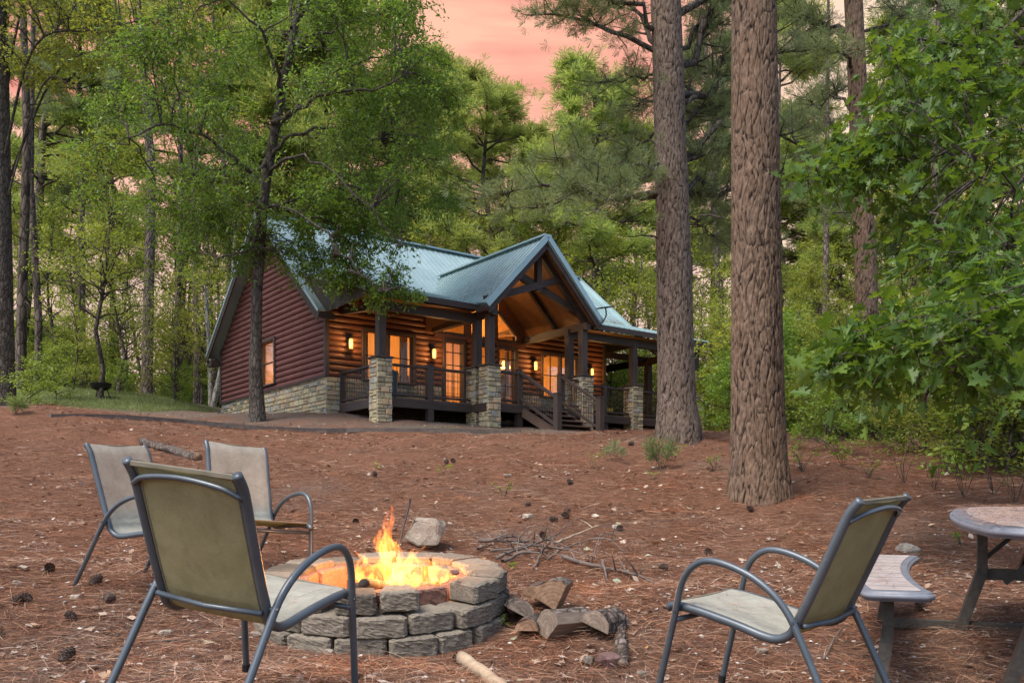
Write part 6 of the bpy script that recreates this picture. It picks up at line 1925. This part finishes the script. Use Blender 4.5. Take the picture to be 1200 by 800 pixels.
# ------------------------------------------------------------------ small plants
def plant(lab, px, py, h, nl, size, mat, seed, kind='leaf', spread=.5):
    p = at(px, py); rs_ = np.random.RandomState(seed)
    t = thing('small_plant', lab, 'plant', p, group='small plants growing through the pine straw')
    gl, gw = NG(), NG()
    for i in range(max(2, nl // 6)):
        an = rs_.uniform(0, 6.28); tip = np.array([math.cos(an) * spread * h, math.sin(an) * spread * h, h * rs_.uniform(.6, 1)])
        P = limb_path((0, 0, -.02), tip, rs_, wob=.08, k=5); gw.tube(P, np.linspace(.004, .002, 5), 4)
        q = 6; u = rs_.uniform(.4, 1.05, q)[:, None]
        if kind == 'leaf': scatter(gl, tip * u, rs_.normal(size=(q, 3)) * [1, 1, .3], rs_.normal(size=(q, 3)) * .4 + [0, 0, 1], size * rs_.uniform(.6, 1.2, q), LEAF_Q)
        else: scatter(gl, tip * u, tip * 2 + rs_.normal(size=(q, 3)) * .3, rs_.normal(size=(q, 3)), size * rs_.uniform(.7, 1.2, q), TUFT)
    link('stem', gw.mesh('stem', M['bark_thin']), t); link('leaves', gl.mesh('leaves', M[mat]), t)
plant('grey green pine seedling below the foot of the grey pine', 775, 552, .45, 40, .17, 'needle_dark', 1, 'tuft', .4)
plant('yellow green seedling beside the pine seedling', 790, 540, .3, 30, .07, 'leaf_bright', 2)
plant('small leafy plant right of the pine seedling', 765, 562, .14, 12, .07, 'leaf_bright', 3)
plant('small green sprig on the slope below the porch steps', 693, 547, .22, 14, .08, 'leaf_bright', 4)
plant('wispy seedling between the sprig and the grey pine', 719, 541, .3, 18, .12, 'needle_dark', 5, 'tuft')
plant('two leaved green sprout in the middle of the slope', 519, 556, .16, 8, .09, 'leaf_bright', 6)
plant('pale green tuft in the middle of the slope', 590, 583, .2, 24, .06, 'leaf_mid', 7)
plant('small plant between the two big pines', 836, 552, .25, 24, .07, 'leaf_bright', 8)
plant('bushy sprig right of the reddish pine foot', 940, 553, .40, 60, .07, 'leaf_bright', 9)
plant('yellow green sprig on the slope at the right', 987, 546, .35, 40, .08, 'leaf_bright', 10)
plant('small upright sprig below the right hand bushes', 1018, 560, .35, 40, .06, 'leaf_mid', 11)
plant('tiny green sprout at the right foot of the pit blocks', 590, 735, .06, 8, .04, 'leaf_bright', 12)
plant('green tuft low on the slope left of centre', 440, 550, .12, 12, .07, 'leaf_mid', 13)
plant('small plant at the picnic table far corner', 1128, 640, .15, 20, .06, 'leaf_mid', 14)
plant('tuft of grass on the bank by the left timber', 18, 484, .3, 40, .16, 'grass', 15, 'tuft')
plant('leafy sprig right of the brush heap, close to the pit', 601, 668, .08, 14, .05, 'leaf_bright', 16)
for i, (x, y) in enumerate(((1060, 566), (1095, 574), (1130, 584), (1165, 580), (1190, 590), (1110, 555), (1150, 560))):
    plant('thin stemmed sprig under the lobed oak, %s from the left' % ORD[[0, 2, 3, 5, 6, 1, 4][i]], x, y, .8, 40, .07, 'leaf_mid' if i % 2 else 'leaf_bright', 30 + i, spread=.35)

# small dark fire bowl standing on the grass at the left
p = at(118, 466, 20, 45)
t = thing('fire_bowl', 'small dark kettle on legs on the grass at the far left', 'fire bowl', p)
m = MB(); m.tube([(0, 0, .25), (0, 0, .32), (0, 0, .46), (0, 0, .5)], [.15, .3, .36, .37], 16); m.build('bowl', M['black_metal'], t)
for k in range(3):
    m = MB(); a_ = k * 2.1 + .4; m.tube([(math.cos(a_) * .3, math.sin(a_) * .3, 0), (math.cos(a_) * .2, math.sin(a_) * .2, .3)], .018, 6); m.build('leg', M['black_metal'], t)
m = MB(); m.tube([(0, 0, .5), (0, 0, .56), (0, 0, .64)], [.08, .05, .03], 8); m.build('handle', M['rock'], t)

# ------------------------------------------------------------------ grass, needles, leaves, pebbles
rs = np.random.RandomState(91)
gl = NG()
n = 30000
x = rs.uniform(-21, -10, n); y = rs.uniform(26.5, 35, n)
edge = 29.3 + .25 * np.sin(x * 1.3) + (x + 14) * -.12
keep = (y > 28.2 - rs.exponential(.4, n)) & ~(x > -11.2)
x, y = x[keep], y[keep]; n = len(x)
x2 = rs.uniform(-3.4, 1.2, 900); y2 = 23.3 + (x2 + 3) * .28 + rs.normal(size=900) * .35
x = np.concatenate([x, x2]); y = np.concatenate([y, y2]); n = len(x)
P = np.stack([x, y, G(x, y)], 1)
D = rs.normal(size=(n, 3)) * [.5, .5, .1] + [0, 0, 1]
BL = (np.array([(0, .035, 0), (0, -.035, 0), (1, 0, .25)]), [np.array([(0, 1, 2)])])
sz = rs.uniform(.05, .17, n); sz[-900:] *= .4
scatter(gl, P, D, rs.normal(size=(n, 3)), sz, BL)
tag(link('grass', gl.mesh('grass', M['grass'])), 'thin grass on the rise at the left and by the porch', 'grass', kind='stuff')
def ground_pts(n, d0, d1, power=1.0, margin=.62, clump=None):
    u = rs.uniform(0, 1, n); d = d0 + (d1 - d0) * u ** power
    x = rs.uniform(-margin, margin, n) * d
    if clump is not None:
        c = np.sin(x * 2.1 + 1.3 * np.sin(d * 1.7)) * np.sin(d * 2.6 + 1.1 * np.sin(x * 1.3)) + .6 * np.sin(x * 5.3 + d * 3.1) * np.sin(d * 6.1 - x * 2)
        k = rs.uniform(-1.6, 1.2, n) < c * clump + .3
        x, d = x[k], d[k]
    r = np.hypot(x - PITC.x, d - PITC.y); k = r > .86
    return x[k], d[k]
NT = (np.array([(0, .006, 0), (0, -.006, 0), (.5, .005, .05), (.5, -.005, .05), (1, 0, 0)]), [np.array([(0, 1, 3, 2)]), np.array([(2, 3, 4)])])
gl = NG()
x, y = ground_pts(380000, 2.2, 13.5, 1.1, clump=.8)
n = len(x)
P = np.stack([x, y, G(x, y) + rs.uniform(.0, .022, n)], 1)
an = rs.uniform(0, 6.283, n)
D = np.stack([np.cos(an), np.sin(an), rs.normal(size=n) * .13], 1)
scatter(gl, P, D, rs.normal(size=(n, 3)) * .4 + [0, 0, 1], rs.uniform(.07, .19, n) * (1 + .02 * y), NT)
x, y = ground_pts(90000, 13.5, 23, 1.0, clump=.8)
n = len(x)
P = np.stack([x, y, G(x, y) + rs.uniform(.0, .03, n)], 1); an = rs.uniform(0, 6.283, n)
scatter(gl, P, np.stack([np.cos(an), np.sin(an), rs.normal(size=n) * .16], 1), rs.normal(size=(n, 3)) * .4 + [0, 0, 1], rs.uniform(.14, .32, n), NT)
tag(link('pine_straw', gl.mesh('pine_straw', M['needles'])), 'reddish brown fallen pine needles covering the ground', 'pine straw', kind='stuff')
gl = NG()
x, y = ground_pts(3600, 2.3, 14, 1.1, clump=1.0); n = len(x)
x2, y2 = ground_pts(2200, 14, 27, 1.0, clump=1.0); x = np.concatenate([x, x2]); y = np.concatenate([y, y2]); n = len(x)
P = np.stack([x, y, G(x, y) + rs.uniform(.004, .02, n)], 1)
LD_ = (np.array([(0, 0, 0), (.3, .2, .10), (.55, .34, .05), (1, 0, .12), (.6, -.3, .14), (.25, -.24, .02)]), [np.array([(0, 1, 2, 3), (0, 3, 4, 5)])])
k = rs.uniform(0, 1, n) < .5
scatter(gl, P[k], rs.normal(size=(k.sum(), 3)) * [1, 1, .2], rs.normal(size=(k.sum(), 3)) * .35 + [0, 0, 1], rs.uniform(.025, .075, k.sum()) * (1 + y[k] * .02), LD_)
scatter(gl, P[~k], rs.normal(size=((~k).sum(), 3)) * [1, 1, .2], rs.normal(size=((~k).sum(), 3)) * .3 + [0, 0, 1], rs.uniform(.03, .085, (~k).sum()), LEAF_L)
tag(link('leaf_litter', gl.mesh('leaf_litter', M['dead_leaf'])), 'dry pale leaves scattered over the pine straw', 'fallen leaves', kind='stuff')
gl = NG()
n = 2600
x, y = ground_pts(n, 2.4, 9, 1.2); n = len(x)
OCT = (np.array([(1, 0, 0), (0, 1, 0), (-1, 0, 0), (0, -1, 0), (.1, .1, .6), (.6, .65, .1), (-.55, .6, .15), (-.6, -.6, .1), (.6, -.5, .12)]) * [1, 1, 1],
       [np.array([(0, 5, 4), (5, 1, 4), (1, 6, 4), (6, 2, 4), (2, 7, 4), (7, 3, 4), (3, 8, 4), (8, 0, 4)])])
P = np.stack([x, y, G(x, y) + .002], 1)
scatter(gl, P, rs.normal(size=(n, 3)) * [1, 1, .1], rs.normal(size=(n, 3)) * .1 + [0, 0, 1], rs.uniform(.004, .018, n), OCT)
tag(link('pebbles', gl.mesh('pebbles', M['pebble'])), 'small pale pebbles strewn among the needles', 'pebbles', kind='stuff')
# needles lying on the furniture
def needles_on(o, x0, x1, y0, y1, zf_, n, name, seed):
    rs_ = np.random.RandomState(seed); g = NG()
    x = rs_.uniform(x0, x1, n); y = rs_.uniform(y0, y1, n); an = rs_.uniform(0, 6.28, n)
    P = np.stack([x, y, np.array([zf_(a_, b_) for a_, b_ in zip(x, y)])], 1)
    scatter(g, P, np.stack([np.cos(an), np.sin(an), 0 * an], 1), rs_.normal(size=(n, 3)) * .1 + [0, 0, 1], rs_.uniform(.08, .2, n), NT)
    q = link(name, g.mesh(name, M['needles'])); q.matrix_world = o.matrix_world if False else Matrix.LocRotScale(o.location, o.rotation_euler, None)
    return q
def roof_litter(name_lab, fn, n, seed):
    rs_ = np.random.RandomState(seed); g = NG(); P = []
    while len(P) < n:
        c = fn(rs_)
        for _ in range(rs_.randint(20, 70)):
            q = cabin_m @ Vector(fn.at(c[0] + rs_.normal() * .22, c[1] + rs_.normal() * .14)); P.append(q[:])
    P = np.array(P); k = len(P)
    scatter(g, P, rs_.normal(size=(k, 3)) * [1, 1, .3], rs_.normal(size=(k, 3)) * .3 + [0, 0, 1], rs_.uniform(.12, .26, k), NT)
    tag(link('pine_straw', g.mesh('pine_straw', M['needles'])), name_lab, 'pine straw', kind='stuff')
def f1(r): return (r.uniform(1.2, 3.2), r.uniform(.9, 1.8))
f1.at = lambda p_, x_: (GX - abs(x_), -p_, zf(abs(x_)) + .03)
roof_litter('rusty pine needles caught on the left slope of the entry gable', f1, 1600, 3)
def f2(r): return (r.uniform(7.8, 13.2), r.uniform(-PB - .3, -PB + .35))
f2.at = lambda x_, w_: (x_, w_, (rz(-w_) if w_ > -PB else ZB - (w_ + PB) * -.29) + .04)
roof_litter('brown pine needles along the right end of the roof', f2, 2600, 4)
tag(needles_on(table, -.92, .92, -.3, .36, lambda a_, b_: .746, 2600, 'pine_straw', 1), 'pine needles lying on the picnic tabletop', 'pine straw', kind='stuff')
for ch_, lab_, sd_ in ((chair0, 'pine needles lying on the seat of the nearest patio chair', 5), ([c for c in COL.objects if c.name.startswith('patio_chair') and c.location.x > 1][0], 'pine needles lying on the seat of the right patio chair', 6)):
    tag(needles_on(ch_, -.08, .24, -.2, .2, lambda a_, b_: .447 + .12 * max(0, a_), 34, 'pine_straw', sd_), lab_, 'pine straw', kind='stuff')
tag(needles_on(table, -.75, .75, .68, .88, lambda a_, b_: .450, 170, 'pine_straw', 2), 'pine needles lying on the curved bench', 'pine straw', kind='stuff')
